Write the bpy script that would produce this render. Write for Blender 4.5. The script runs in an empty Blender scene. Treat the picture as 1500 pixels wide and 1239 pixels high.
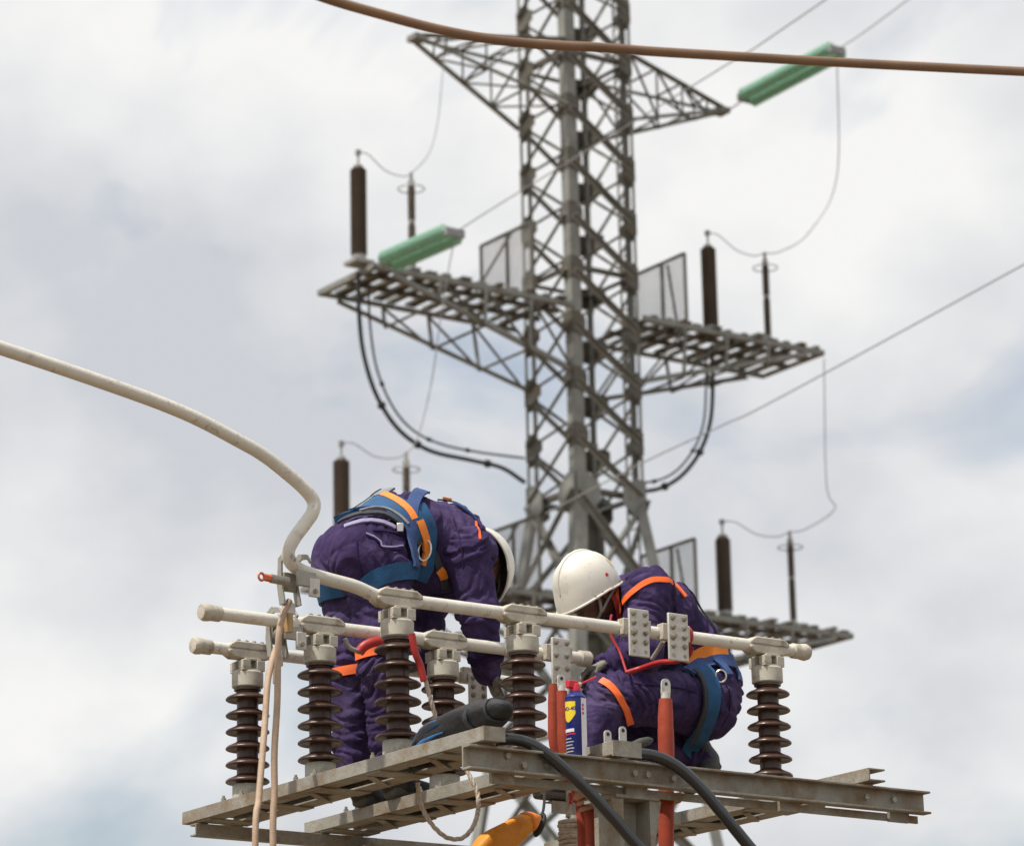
import bpy, math, random
import numpy as np
from math import radians, sin, cos, pi
from mathutils import Vector, Matrix, noise
from mathutils.bvhtree import BVHTree

random.seed(4)
scene = bpy.context.scene
COL = scene.collection

# ------------------------------------------------------------------ camera
FPX, CX, CY = 5000.0, 750.0, 619.5            # the photograph's 1500 x 1239 pixels
PITCH, ROLL = radians(15.6), radians(1.2)
CAM = Vector((0, 0, 1.7))
FW = Vector((0, cos(PITCH), sin(PITCH)))
UP0 = Vector((0, -sin(PITCH), cos(PITCH)))
RT0 = Vector((1, 0, 0))
RT = RT0 * cos(ROLL) - UP0 * sin(ROLL)
UP = RT0 * sin(ROLL) + UP0 * cos(ROLL)
cd = bpy.data.cameras.new('camera')
cam = bpy.data.objects.new('camera', cd)
COL.objects.link(cam)
m = Matrix((RT, UP, -FW)).transposed().to_4x4()
m.translation = CAM
cam.matrix_world = m
cd.sensor_fit = 'HORIZONTAL'
cd.sensor_width = 36
cd.lens = 36 * FPX / 1500
cd.clip_start = 0.1
cd.clip_end = 6000
cd.dof.use_dof = True
cd.dof.focus_distance = 13.5
cd.dof.aperture_fstop = 4.8
scene.camera = cam

# ------------------------------------------------------------------ sky and sun
SUN_EL, SUN_AZ = radians(62), radians(234)     # azimuth clockwise from +Y
w = bpy.data.worlds.new('World')
scene.world = w
w.use_nodes = True
nt = w.node_tree
nt.nodes.clear()
N = nt.nodes.new
out = N('ShaderNodeOutputWorld')
sky = N('ShaderNodeTexSky')
sky.sky_type = 'NISHITA'
sky.sun_disc = False
sky.sun_elevation = SUN_EL
sky.sun_rotation = SUN_AZ
sky.air_density = 1.2
sky.dust_density = 2.5
b1 = N('ShaderNodeBackground'); b1.inputs[1].default_value = 0.13
nt.links.new(sky.outputs[0], b1.inputs[0])
tc = N('ShaderNodeTexCoord')
mp = N('ShaderNodeMapping'); mp.inputs['Location'].default_value = (4.85, 4.65, 1.27); mp.inputs['Scale'].default_value = (1, 1, 1.35)
nt.links.new(tc.outputs['Generated'], mp.inputs[0])
n1 = N('ShaderNodeTexNoise'); n1.inputs['Scale'].default_value = 6.0; n1.inputs['Detail'].default_value = 6; n1.inputs['Roughness'].default_value = 0.5; n1.inputs['Distortion'].default_value = 0.35
n2 = N('ShaderNodeTexNoise'); n2.inputs['Scale'].default_value = 5.5; n2.inputs['Detail'].default_value = 6; n2.inputs['Roughness'].default_value = 0.5
for n in (n1, n2): nt.links.new(mp.outputs[0], n.inputs['Vector'])
r1 = N('ShaderNodeValToRGB')                   # cloud cover
r1.color_ramp.elements[0].position = 0.34; r1.color_ramp.elements[0].color = (0, 0, 0, 1)
r1.color_ramp.elements[1].position = 0.50; r1.color_ramp.elements[1].color = (1, 1, 1, 1)
nt.links.new(n1.outputs[0], r1.inputs[0])
r2 = N('ShaderNodeValToRGB')                   # white heads and grey bellies of the cloud
r2.color_ramp.elements[0].position = 0.40; r2.color_ramp.elements[0].color = (0.66, 0.685, 0.73, 1)
r2.color_ramp.elements[1].position = 0.60; r2.color_ramp.elements[1].color = (1, 0.995, 0.985, 1)
nt.links.new(n2.outputs[0], r2.inputs[0])
b2 = N('ShaderNodeBackground'); b2.inputs[1].default_value = 0.93
nt.links.new(r2.outputs[0], b2.inputs[0])
mx = N('ShaderNodeMixShader')
nt.links.new(r1.outputs[0], mx.inputs[0]); nt.links.new(b1.outputs[0], mx.inputs[1]); nt.links.new(b2.outputs[0], mx.inputs[2])
nt.links.new(mx.outputs[0], out.inputs[0])

sd = bpy.data.lights.new('sun', 'SUN')
sd.energy = 4.6
sd.angle = radians(1.5)
sd.color = (1.0, 0.95, 0.87)
sun = bpy.data.objects.new('sun', sd)
COL.objects.link(sun)
sdir = Vector((sin(SUN_AZ) * cos(SUN_EL), cos(SUN_AZ) * cos(SUN_EL), sin(SUN_EL)))
sun.rotation_euler = sdir.to_track_quat('Z', 'Y').to_euler()
sun.location = (0, 0, 40)

scene.view_settings.view_transform = 'Standard'
scene.view_settings.look = 'None'
scene.view_settings.exposure = 0.0
scene.view_settings.gamma = 1.0
scene.render.engine = 'CYCLES'

# ------------------------------------------------------------------ geometry of the place
ZV = Vector((0, 0, 1))
U = Vector((-sin(radians(35.2)), cos(radians(35.2)), 0))   # along the support beams, away to the left
V = Vector((sin(radians(54.8)), cos(radians(54.8)), 0))    # along the busbars, away to the right

def ray(x, y): return FW + RT * ((x - CX) / FPX) - UP * ((y - CY) / FPX)
def on_d(x, y, d): return CAM + ray(x, y) * d
O = on_d(584, 1114, 12.8)                      # foot of the first insulator
def on_u(x, y, u):
    r = ray(x, y); return CAM + r * (((O - CAM).dot(U) + u) / r.dot(U))
def on_z(x, y, z):
    r = ray(x, y); return CAM + r * ((O.z + z - CAM.z) / r.z)
def W(u, v, z): return O + U * u + V * v + ZV * z
TN = on_d(838, 455, 53.0); TN.z = 0            # foot point under the tower's near leg
def T(u, v, z): return TN + U * u + V * v + ZV * z
def t_on_u(x, y, u):
    r = ray(x, y); return CAM + r * (((TN - CAM).dot(U) + u) / r.dot(U))
def t_on_v(x, y, v):
    r = ray(x, y); return CAM + r * (((TN - CAM).dot(V) + v) / r.dot(V))

# ------------------------------------------------------------------ materials
MATS = {}
def mat(name, col, rough=0.6, metal=0.0, var=0.2, vs=6.0, col2=None, c2=(0.5, 0.65), c2s=9.0, bump=0.15, bs=60.0, spec=0.5,
        streak=None, coat=0.0, trans=0.0, sheen=0.0, weave=0.0):
    mt = bpy.data.materials.new(name); mt.use_nodes = True
    t = mt.node_tree; L = t.links.new; bs_ = t.nodes['Principled BSDF']
    bs_.inputs['Roughness'].default_value = rough
    bs_.inputs['Metallic'].default_value = metal
    bs_.inputs['Specular IOR Level'].default_value = spec
    bs_.inputs['Coat Weight'].default_value = coat
    bs_.inputs['Transmission Weight'].default_value = trans
    bs_.inputs['Sheen Weight'].default_value = sheen
    tcn = t.nodes.new('ShaderNodeTexCoord')
    nz = t.nodes.new('ShaderNodeTexNoise'); nz.inputs['Scale'].default_value = vs; nz.inputs['Detail'].default_value = 8; nz.inputs['Roughness'].default_value = 0.65
    L(tcn.outputs['Object'], nz.inputs['Vector'])
    rp = t.nodes.new('ShaderNodeValToRGB')
    a = [max(0, c * (1 - var)) for c in col]; b = [min(1, c * (1 + var)) for c in col]
    rp.color_ramp.elements[0].position = 0.3; rp.color_ramp.elements[0].color = (*a, 1)
    rp.color_ramp.elements[1].position = 0.7; rp.color_ramp.elements[1].color = (*b, 1)
    L(nz.outputs[0], rp.inputs[0])
    cur = rp.outputs[0]
    if col2:
        nz2 = t.nodes.new('ShaderNodeTexNoise'); nz2.inputs['Scale'].default_value = c2s; nz2.inputs['Detail'].default_value = 9; nz2.inputs['Roughness'].default_value = 0.7
        src = tcn.outputs['Object']
        if streak:
            mpn = t.nodes.new('ShaderNodeMapping'); mpn.inputs['Scale'].default_value = streak
            L(src, mpn.inputs[0]); src = mpn.outputs[0]
        L(src, nz2.inputs['Vector'])
        rp2 = t.nodes.new('ShaderNodeValToRGB')
        rp2.color_ramp.elements[0].position = c2[0]; rp2.color_ramp.elements[0].color = (0, 0, 0, 1)
        rp2.color_ramp.elements[1].position = c2[1]; rp2.color_ramp.elements[1].color = (1, 1, 1, 1)
        L(nz2.outputs[0], rp2.inputs[0])
        mxn = t.nodes.new('ShaderNodeMix'); mxn.data_type = 'RGBA'
        L(rp2.outputs[0], mxn.inputs[0]); L(cur, mxn.inputs[6]); mxn.inputs[7].default_value = (*col2, 1)
        cur = mxn.outputs[2]
    L(cur, bs_.inputs['Base Color'])
    rr = t.nodes.new('ShaderNodeMapRange'); rr.inputs[3].default_value = max(0.02, rough - 0.12); rr.inputs[4].default_value = min(1, rough + 0.12)
    L(nz.outputs[0], rr.inputs[0]); L(rr.outputs[0], bs_.inputs['Roughness'])
    if bump:
        nb = t.nodes.new('ShaderNodeTexNoise'); nb.inputs['Scale'].default_value = bs; nb.inputs['Detail'].default_value = 5
        L(tcn.outputs['Object'], nb.inputs['Vector'])
        bn = t.nodes.new('ShaderNodeBump'); bn.inputs['Strength'].default_value = bump; bn.inputs['Distance'].default_value = 0.01
        L(nb.outputs[0], bn.inputs['Height']); L(bn.outputs[0], bs_.inputs['Normal'])
    MATS[name] = mt
    return mt

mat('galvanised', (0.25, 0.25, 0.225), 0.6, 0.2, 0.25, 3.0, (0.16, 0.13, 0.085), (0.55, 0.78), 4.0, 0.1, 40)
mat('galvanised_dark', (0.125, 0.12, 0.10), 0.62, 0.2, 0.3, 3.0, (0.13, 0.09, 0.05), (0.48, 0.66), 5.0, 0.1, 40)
mat('beam_steel', (0.31, 0.295, 0.25), 0.62, 0.1, 0.25, 5.0, (0.19, 0.115, 0.048), (0.45, 0.68), 6.0, 0.25, 70)
mat('bolt_steel', (0.36, 0.33, 0.27), 0.5, 0.5, 0.2, 30.0, (0.22, 0.13, 0.06), (0.5, 0.7), 40.0, 0.1, 90)
mat('aluminium', (0.68, 0.645, 0.56), 0.45, 0.0, 0.12, 5.0, (0.30, 0.225, 0.14), (0.56, 0.74), 26.0, 0.15, 90)
mat('cast_alloy', (0.50, 0.455, 0.37), 0.6, 0.0, 0.2, 14.0, (0.22, 0.165, 0.10), (0.54, 0.72), 20.0, 0.2, 120)
mat('cap_metal', (0.50, 0.47, 0.39), 0.6, 0.0, 0.12, 16.0, (0.30, 0.27, 0.20), (0.52, 0.7), 12.0, 0.12, 140)
mat('plate_alloy', (0.60, 0.575, 0.52), 0.45, 0.15, 0.1, 20.0, (0.42, 0.39, 0.33), (0.5, 0.7), 30.0, 0.12, 140)
mat('concrete_foot', (0.44, 0.425, 0.36), 0.75, 0.0, 0.15, 18.0, (0.25, 0.22, 0.15), (0.52, 0.7), 10.0, 0.3, 150)
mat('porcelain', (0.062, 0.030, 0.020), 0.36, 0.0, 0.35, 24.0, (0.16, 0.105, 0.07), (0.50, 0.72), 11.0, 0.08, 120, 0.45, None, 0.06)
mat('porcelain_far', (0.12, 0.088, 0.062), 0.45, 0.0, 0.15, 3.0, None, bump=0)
mat('glass_green', (0.42, 0.70, 0.53), 0.25, 0.0, 0.1, 20.0, None, bump=0, trans=0.35)
mat('far_metal', (0.36, 0.35, 0.32), 0.5, 0.4, 0.1, 6.0, None, bump=0)
mat('far_wire', (0.33, 0.33, 0.33), 0.6, 0.3, 0.1, 6.0, None, bump=0)
mat('far_cable', (0.035, 0.036, 0.038), 0.55, 0, 0.2, 6.0, None, bump=0)
mat('copper', (0.26, 0.155, 0.09), 0.5, 0.15, 0.15, 3.0, (0.14, 0.075, 0.045), (0.5, 0.8), 2.0, 0.05, 40)
mat('rubber', (0.016, 0.017, 0.019), 0.2, 0, 0.25, 12.0, (0.055, 0.052, 0.046), (0.60, 0.8), 9.0, 0.03, 120, 0.6, None, 0.3)
mat('black_plastic', (0.018, 0.018, 0.019), 0.45, 0, 0.3, 12.0, None, bump=0.1)
mat('heatshrink', (0.34, 0.056, 0.028), 0.55, 0, 0.15, 12.0, (0.24, 0.045, 0.025), (0.5, 0.75), 10.0, 0.15, 60, 0.25)
mat('skirt_red', (0.40, 0.20, 0.11), 0.55, 0, 0.15, 12.0, None, bump=0.1)
mat('coverall', (0.048, 0.031, 0.090), 0.9, 0, 0.4, 9.0, (0.115, 0.088, 0.17), (0.49, 0.76), 4.5, 0.5, 38, 0.12)
mat('coverall_seam', (0.036, 0.021, 0.074), 0.9, 0, 0.25, 20.0, None, bump=0.2, bs=90, spec=0.1)
mat('coverall_trim', (0.30, 0.27, 0.42), 0.85, 0, 0.15, 12.0, None, bump=0.1)
mat('skin', (0.105, 0.052, 0.032), 0.48, 0, 0.15, 30.0, None, bump=0.08, bs=150)
mat('glove', (0.24, 0.225, 0.19), 0.85, 0, 0.25, 22.0, (0.08, 0.075, 0.065), (0.45, 0.65), 30.0, 0.3, 80)
mat('boot', (0.016, 0.015, 0.014), 0.55, 0, 0.3, 20.0, (0.05, 0.045, 0.036), (0.52, 0.7), 16.0, 0.2, 80)
mat('boot_sole', (0.085, 0.078, 0.065), 0.8, 0, 0.2, 30.0, None, bump=0.2)
mat('helmet_white', (0.72, 0.685, 0.60), 0.4, 0, 0.07, 9.0, (0.42, 0.36, 0.27), (0.58, 0.78), 22.0, 0.03, 40, 0.5, None, 0.05)
mat('helmet_liner', (0.16, 0.14, 0.115), 0.8, 0, 0.2, 20.0, None, bump=0.1)
mat('sticker_yellow', (0.68, 0.58, 0.22), 0.5, 0, 0.05, 9.0, None, bump=0)
mat('strap_grey', (0.30, 0.285, 0.255), 0.8, 0, 0.15, 30.0, None, bump=0.1)
mat('web_blue', (0.012, 0.085, 0.205), 0.75, 0, 0.25, 14.0, (0.012, 0.05, 0.13), (0.5, 0.75), 9.0, 0.3, 180)
mat('web_navy', (0.036, 0.075, 0.21), 0.75, 0, 0.25, 14.0, (0.02, 0.04, 0.12), (0.5, 0.72), 9.0, 0.3, 180)
mat('web_dark', (0.040, 0.044, 0.055), 0.8, 0, 0.25, 14.0, None, bump=0.3, bs=180)
mat('web_grey', (0.22, 0.22, 0.23), 0.8, 0, 0.25, 14.0, None, bump=0.3, bs=180)
mat('orange', (0.84, 0.24, 0.028), 0.65, 0, 0.12, 20.0, None, bump=0.15, bs=150)
mat('orange_hi', (0.95, 0.155, 0.025), 0.6, 0, 0.08, 20.0, None, bump=0.1, bs=150)
mat('red', (0.40, 0.022, 0.020), 0.45, 0, 0.15, 20.0, None, bump=0.08)
mat('steel_bright', (0.62, 0.61, 0.58), 0.3, 0.85, 0.08, 20.0, None, bump=0.03)
mat('clamp_grey', (0.36, 0.345, 0.30), 0.5, 0.35, 0.2, 20.0, (0.22, 0.19, 0.14), (0.5, 0.7), 20.0, 0.15, 120)
mat('clamp_screw', (0.60, 0.155, 0.06), 0.5, 0.1, 0.2, 30.0, None, bump=0.1)
mat('earth_braid', (0.45, 0.32, 0.22), 0.6, 0.05, 0.18, 40.0, (0.30, 0.19, 0.12), (0.5, 0.75), 20.0, 0.4, 300)
mat('brass', (0.42, 0.28, 0.12), 0.45, 0.4, 0.15, 30.0, None, bump=0.1)
mat('rope', (0.50, 0.42, 0.33), 0.85, 0, 0.2, 60.0, (0.30, 0.20, 0.14), (0.5, 0.7), 45.0, 0.5, 200)
mat('can_blue', (0.012, 0.020, 0.165), 0.3, 0.0, 0.1, 9.0, None, bump=0.02)
mat('can_yellow', (0.80, 0.60, 0.02), 0.35, 0, 0.06, 9.0, None, bump=0)
mat('can_white', (0.74, 0.72, 0.74), 0.35, 0, 0.05, 9.0, None, bump=0)
mat('can_red', (0.60, 0.02, 0.03), 0.35, 0, 0.06, 9.0, None, bump=0)
mat('bag_black', (0.020, 0.020, 0.022), 0.7, 0, 0.3, 16.0, (0.05, 0.049, 0.047), (0.52, 0.72), 10.0, 0.35, 70)
mat('bag_blue', (0.012, 0.085, 0.22), 0.7, 0, 0.2, 16.0, None, bump=0.2)
mat('bag_orange', (0.80, 0.30, 0.015), 0.6, 0, 0.12, 10.0, (0.55, 0.17, 0.01), (0.5, 0.7), 8.0, 0.4, 30)
mat('bag_dark', (0.06, 0.058, 0.048), 0.75, 0, 0.25, 16.0, (0.11, 0.105, 0.09), (0.5, 0.7), 9.0, 0.4, 40)
mat('ground', (0.15, 0.108, 0.065), 0.9, 0, 0.3, 0.6, (0.10, 0.07, 0.042), (0.45, 0.65), 1.5, 0.6, 9)
M = MATS

# ------------------------------------------------------------------ builders
ORG = {}
class MB:
    def __init__(s): s.v = []; s.f = []; s.m = []
    def add(s, vs, fs, mi=0):
        n = len(s.v); s.v += [Vector(p) for p in vs]; s.f += [tuple(i + n for i in f) for f in fs]; s.m += [mi] * len(fs); return s
    def box(s, c, a, b, d, mi=0):              # centre and three half vectors
        p = [c + a * i + b * j + d * k for i in (-1, 1) for j in (-1, 1) for k in (-1, 1)]
        fs = [(0, 1, 3, 2), (4, 6, 7, 5), (0, 4, 5, 1), (2, 3, 7, 6), (0, 2, 6, 4), (1, 5, 7, 3)]
        if a.cross(b).dot(d) < 0: fs = [f[::-1] for f in fs]
        return s.add(p, fs, mi)
    def bar(s, p0, p1, w, h, ref=None, mi=0):  # w across ref, h along ref
        ref = ref or ZV
        d = p1 - p0; L = d.length
        if L < 1e-6: return s
        d = d / L; x = d.cross(ref)
        if x.length < 1e-3: x = d.cross(Vector((1, 0.2, 0)))
        x.normalize(); y = x.cross(d)
        return s.box((p0 + p1) / 2, d * (L / 2), x * (w / 2), y * (h / 2), mi)
    def angle(s, p0, p1, wd, t, n1, n2, mi=0):  # an L section: flanges run from the corner along n1 and n2
        d = (p1 - p0); L = d.length; d = d / L
        a = (n1 - d * n1.dot(d)).normalized(); b = (n2 - d * n2.dot(d)).normalized()
        c = (p0 + p1) / 2
        s.box(c + a * (wd / 2) + b * (t / 2), d * (L / 2), a * (wd / 2), b * (t / 2), mi)
        s.box(c + b * ((wd + t) / 2) + a * (t / 2), d * (L / 2), b * ((wd - t) / 2), a * (t / 2), mi)
        return s
    def tube(s, pts, r, n=12, caps=True, mi=0):
        pts = [Vector(p) for p in pts]; k = len(pts)
        rs = r if isinstance(r, (list, tuple)) else [r] * k
        tang = [(pts[min(i + 1, k - 1)] - pts[max(i - 1, 0)]).normalized() for i in range(k)]
        x = tang[0].orthogonal().normalized(); vs = []
        for i in range(k):
            x = (x - tang[i] * x.dot(tang[i])).normalized(); y = tang[i].cross(x)
            vs += [pts[i] + (x * cos(2 * pi * j / n) + y * sin(2 * pi * j / n)) * rs[i] for j in range(n)]
        fs = [(i * n + j, i * n + (j + 1) % n, (i + 1) * n + (j + 1) % n, (i + 1) * n + j) for i in range(k - 1) for j in range(n)]
        if caps: fs += [tuple(range(n - 1, -1, -1)), tuple(range((k - 1) * n, k * n))]
        return s.add(vs, fs, mi)
    def lathe(s, prof, o, ax=None, n=24, mi=0, sq=None):
        ax = (ax or ZV).normalized(); x = (U - ax * U.dot(ax)); x = x.normalized() if x.length > 0.1 else ax.orthogonal().normalized()
        y = ax.cross(x); vs = []
        for r, z in prof:
            for j in range(n):
                a = 2 * pi * j / n
                vs.append(o + ax * z + (x * cos(a) + y * sin(a)) * r)
        k = len(prof)
        fs = [(i * n + j, i * n + (j + 1) % n, (i + 1) * n + (j + 1) % n, (i + 1) * n + j) for i in range(k - 1) for j in range(n)]
        if prof[0][0] > 1e-5: fs.append(tuple(range(n - 1, -1, -1)))
        if prof[-1][0] > 1e-5: fs.append(tuple(range((k - 1) * n, k * n)))
        return s.add(vs, fs, mi)
    def prism(s, poly, ext, mi=0):
        n = len(poly); vs = list(poly) + [p + ext for p in poly]
        nrm = Vector((0, 0, 0))
        for i in range(n): nrm += poly[i].cross(poly[(i + 1) % n])
        fs = [tuple(range(n - 1, -1, -1)), tuple(range(n, 2 * n))] + [(i, (i + 1) % n, (i + 1) % n + n, i + n) for i in range(n)]
        if nrm.dot(ext) < 0: fs = [f[::-1] for f in fs]
        return s.add(vs, fs, mi)
    def mesh(s, org, mats, ang=38):
        me = bpy.data.meshes.new('m')
        me.from_pydata([tuple(p - org) for p in s.v], [], s.f)
        for mm in mats: me.materials.append(M[mm])
        if len(mats) > 1: me.polygons.foreach_set('material_index', s.m)
        me.polygons.foreach_set('use_smooth', [True] * len(me.polygons))
        me.set_sharp_from_angle(angle=radians(ang))
        me.update()
        return me
    def build(s, name, mats, parent=None, org=None, bevel=0, ang=38):
        if isinstance(mats, str): mats = [mats]
        if parent is not None: org = ORG[parent.name]
        org = Vector(org) if org is not None else Vector((0, 0, 0))
        me = s.mesh(org, mats, ang); me.name = name
        o = bpy.data.objects.new(name, me); COL.objects.link(o)
        if parent is not None: o.parent = parent
        else: o.location = org
        ORG[o.name] = org
        if bevel:
            b = o.modifiers.new('bevel', 'BEVEL'); b.width = bevel; b.segments = 2; b.limit_method = 'ANGLE'; b.angle_limit = radians(40)
        return o

def tag(o, label, cat, group=None):
    o['label'] = label; o['category'] = cat
    if group: o['group'] = group
    return o
def thing(name, org, label, cat, group=None):
    o = bpy.data.objects.new(name, None); o.empty_display_size = 0.1; COL.objects.link(o); o.location = org; ORG[o.name] = Vector(org)
    return tag(o, label, cat, group)
def copy_tree(o, parent=None, shift=None):
    c = o.copy(); COL.objects.link(c); c.parent = parent
    if shift is not None: c.location = o.location + shift
    ORG[c.name] = ORG[o.name] + (shift if shift is not None else Vector((0, 0, 0)))
    for ch in list(o.children): copy_tree(ch, c)
    return c
def spline(pts, n=10):
    P = [Vector(p) for p in pts]; P = [P[0] * 2 - P[1]] + P + [P[-1] * 2 - P[-2]]; outp = []
    for i in range(1, len(P) - 2):
        a, b, c, d = P[i - 1:i + 3]
        for k in range(n):
            t = k / n
            outp.append(0.5 * ((2 * b) + (c - a) * t + (2 * a - 5 * b + 4 * c - d) * t * t + (3 * b - a - 3 * c + d) * t ** 3))
    outp.append(P[-2]); return outp

# ================================================================== THE SETTING
g = MB(); R_ = 3000
g.add([(-R_, -R_, 0), (R_, -R_, 0), (R_, R_, 0), (-R_, R_, 0)], [(0, 1, 2, 3)])
go = g.build('ground', 'ground'); go['kind'] = 'structure'

# ================================================================== LATTICE TOWER
S = 1.3
tw = thing('lattice_tower', T(S / 2, S / 2, 0), 'tall galvanised lattice pylon with two cable platforms behind the workers', 'pylon')
ZF, ZT = 14.75, 26.45                          # foot and top of the straight shaft
def leg_off(z):                                # outward spread of each leg below the shaft
    return 0 if z >= ZF else (ZF - z) * 0.135
def node(i, j, z):                             # i along U, j along V
    e = leg_off(z)
    return T((S + e) if i else -e, (S + e) if j else -e, z)
corners = [(0, 0), (1, 0), (1, 1), (0, 1)]
for i, j in corners:
    a = U if i == 0 else -U; b = V if j == 0 else -V
    m_ = MB()
    if (i, j) == (0, 0):
        m_.angle(node(i, j, ZF), node(i, j, ZT), 0.19, 0.018, a, b)
        m_.build('leg', 'galvanised', tw)
    else:
        for q in (0, 1):
            m_ = MB()
            oo = (a * 0.17 + b * 0.05) * q
            m_.angle(node(i, j, ZF) + oo, node(i, j, ZT) + oo, 0.05, 0.012, a if q == 0 else -a, b)
            m_.build('leg', 'galvanised', tw)
        for k in range(26):
            zz = ZF + 0.22 + 0.45 * k
            MB().box(node(i, j, zz) + a * 0.085 + b * 0.04, a * 0.085, b * 0.008, ZV * 0.04).build('leg_batten', 'galvanised_dark', tw)
    MB().angle(node(i, j, -0.2), node(i, j, ZF), 0.21, 0.02, a, b).build('leg', 'galvanised', tw)
faces = [((0, 0), (1, 0), -V), ((0, 0), (0, 1), -U), ((1, 0), (1, 1), U), ((0, 1), (1, 1), V)]
PH = 0.9
levels = [ZF + PH * k for k in range(14)]
def hexplate(c, d1, d2, n, w, h, t):
    poly = [c + d1 * (w * x) + d2 * (h * y) for x, y in ((-0.05, -0.5), (0.45, -0.5), (1, -0.22), (1, 0.22), (0.45, 0.5), (-0.05, 0.5))]
    return MB().prism(poly, n * t)
for fi, (A, B, nrm) in enumerate(faces):
    for k in range(len(levels) - 1):
        z0, z1 = levels[k], levels[k + 1]
        dirab = (node(*B, z0) - node(*A, z0)).normalized()
        for q in range(2):
            P, Q = (node(*A, z1), node(*B, z0)) if q == 0 else (node(*A, z0), node(*B, z1))
            off = nrm * (0.016 if q == 0 else -0.035)
            wdt = (0.085 if fi == 1 else 0.06) if q == 0 else 0.042
            d = (Q - P).normalized(); sd_ = d.cross(nrm)
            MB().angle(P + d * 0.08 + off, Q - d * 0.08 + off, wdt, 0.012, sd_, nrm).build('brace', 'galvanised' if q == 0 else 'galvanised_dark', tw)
        if k % 4 == 0:
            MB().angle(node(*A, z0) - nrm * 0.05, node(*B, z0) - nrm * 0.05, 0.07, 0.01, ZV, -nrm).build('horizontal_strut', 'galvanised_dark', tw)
    for k in range(len(levels)):
        for e, (C_, sg) in enumerate(((A, 1), (B, -1))):
            dirab = (node(*B, levels[k]) - node(*A, levels[k])).normalized() * sg
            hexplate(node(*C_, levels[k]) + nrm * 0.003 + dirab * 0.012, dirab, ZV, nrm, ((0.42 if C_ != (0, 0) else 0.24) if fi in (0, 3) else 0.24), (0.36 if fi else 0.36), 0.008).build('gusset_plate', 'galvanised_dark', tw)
    fl = [14.75, 12.9, 10.9, 8.6, 6.0, 3.1, 0.2]  # splayed foot of the tower
    for k in range(len(fl) - 1):
        z1, z0 = fl[k], fl[k + 1]
        for q in range(2):
            P, Q = (node(*A, z1), node(*B, z0)) if q == 0 else (node(*A, z0), node(*B, z1))
            off = nrm * (0.016 if q == 0 else -0.04)
            d = (Q - P).normalized()
            MB().angle(P + off, Q + off, 0.10, 0.012, d.cross(nrm), nrm).build('brace', 'galvanised', tw)
        MB().angle(node(*A, z1) - nrm * 0.06, node(*B, z1) - nrm * 0.06, 0.09, 0.012, ZV, -nrm).build('horizontal_strut', 'galvanised', tw)
        for e, (C_, sg) in enumerate(((A, 1), (B, -1))):
            dirab = (node(*B, z1) - node(*A, z1)).normalized() * sg
            hexplate(node(*C_, z1) + nrm * 0.02 + dirab * 0.012, dirab, ZV, nrm, 0.42, 0.6, 0.012).build('gusset_plate', 'galvanised', tw)
pk = T(S / 2, S / 2, 28.8)
for c in corners: MB().bar(node(*c, ZT - 0.01), pk, 0.09, 0.09).build('peak_member', 'galvanised', tw)
# climbing ladder up the right hand side
for du in (0.34, 0.62): MB().bar(T(du, S + 0.14, 4.0), T(du, S + 0.14, 26.2), 0.035, 0.02, V).build('ladder_rail', 'galvanised', tw)
for k in range(72): MB().bar(T(0.34, S + 0.14, 4.2 + k * 0.3), T(0.62, S + 0.14, 4.2 + k * 0.3), 0.018, 0.018).build('ladder_rung', 'galvanised', tw)

def truss_arm(zb, zt, sgn, L, ztip):           # pyramid cross-arm
    jv = 1 if sgn > 0 else 0; v0 = S if sgn > 0 else 0
    tip = T(S / 2, v0 + sgn * L, ztip)
    for i in (0, 1):
        ui = S * i; o = (tip - T(S / 2, 0, 0)).normalized()
        tipi = tip + U * (0.08 if i else -0.08)
        b0, t0 = T(ui, v0, zb), T(ui, v0, zt)
        bt = tipi - ZV * 0.05; tt = tipi + ZV * 0.05
        MB().angle(b0, bt, 0.062, 0.010, ZV, U if i else -U).build('arm_chord', 'galvanised', tw)
        MB().angle(t0, tt, 0.062, 0.010, -ZV, U if i else -U).build('arm_chord', 'galvanised', tw)
        for k in range(1, 4):
            f0, f1 = (k - 1) / 3.6, k / 3.6
            MB().bar(t0.lerp(tt, f0), b0.lerp(bt, f1), 0.032, 0.03).build('arm_brace', 'galvanised_dark', tw)
            MB().bar(t0.lerp(tt, f1), b0.lerp(bt, f1), 0.03, 0.028).build('arm_brace', 'galvanised_dark', tw)
    for zz, tz in ((zb, -0.05), (zt, 0.05)):
        for k in range(1, 4):
            f0, f1 = (k - 1) / 3.6, k / 3.6
            a0, a1 = T(0, v0, zz).lerp(tip - U * 0.08 + ZV * tz, f0), T(0, v0, zz).lerp(tip - U * 0.08 + ZV * tz, f1)
            c1 = T(S, v0, zz).lerp(tip + U * 0.08 + ZV * tz, f1)
            MB().bar(a0, c1, 0.03, 0.028).build('arm_brace', 'galvanised_dark', tw)
            MB().bar(a1, c1, 0.03, 0.028).build('arm_brace', 'galvanised_dark', tw)
    MB().box(tip + V * (sgn * 0.04), V * 0.11, U * 0.13, ZV * 0.045).build('arm_tip_plate', 'galvanised', tw)
    return tip + V * (sgn * 0.14)
tipR = truss_arm(21.0, 22.15, 1, 2.3, 21.85)
tipL = truss_arm(21.0, 22.15, -1, 2.35, 21.85)

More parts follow.
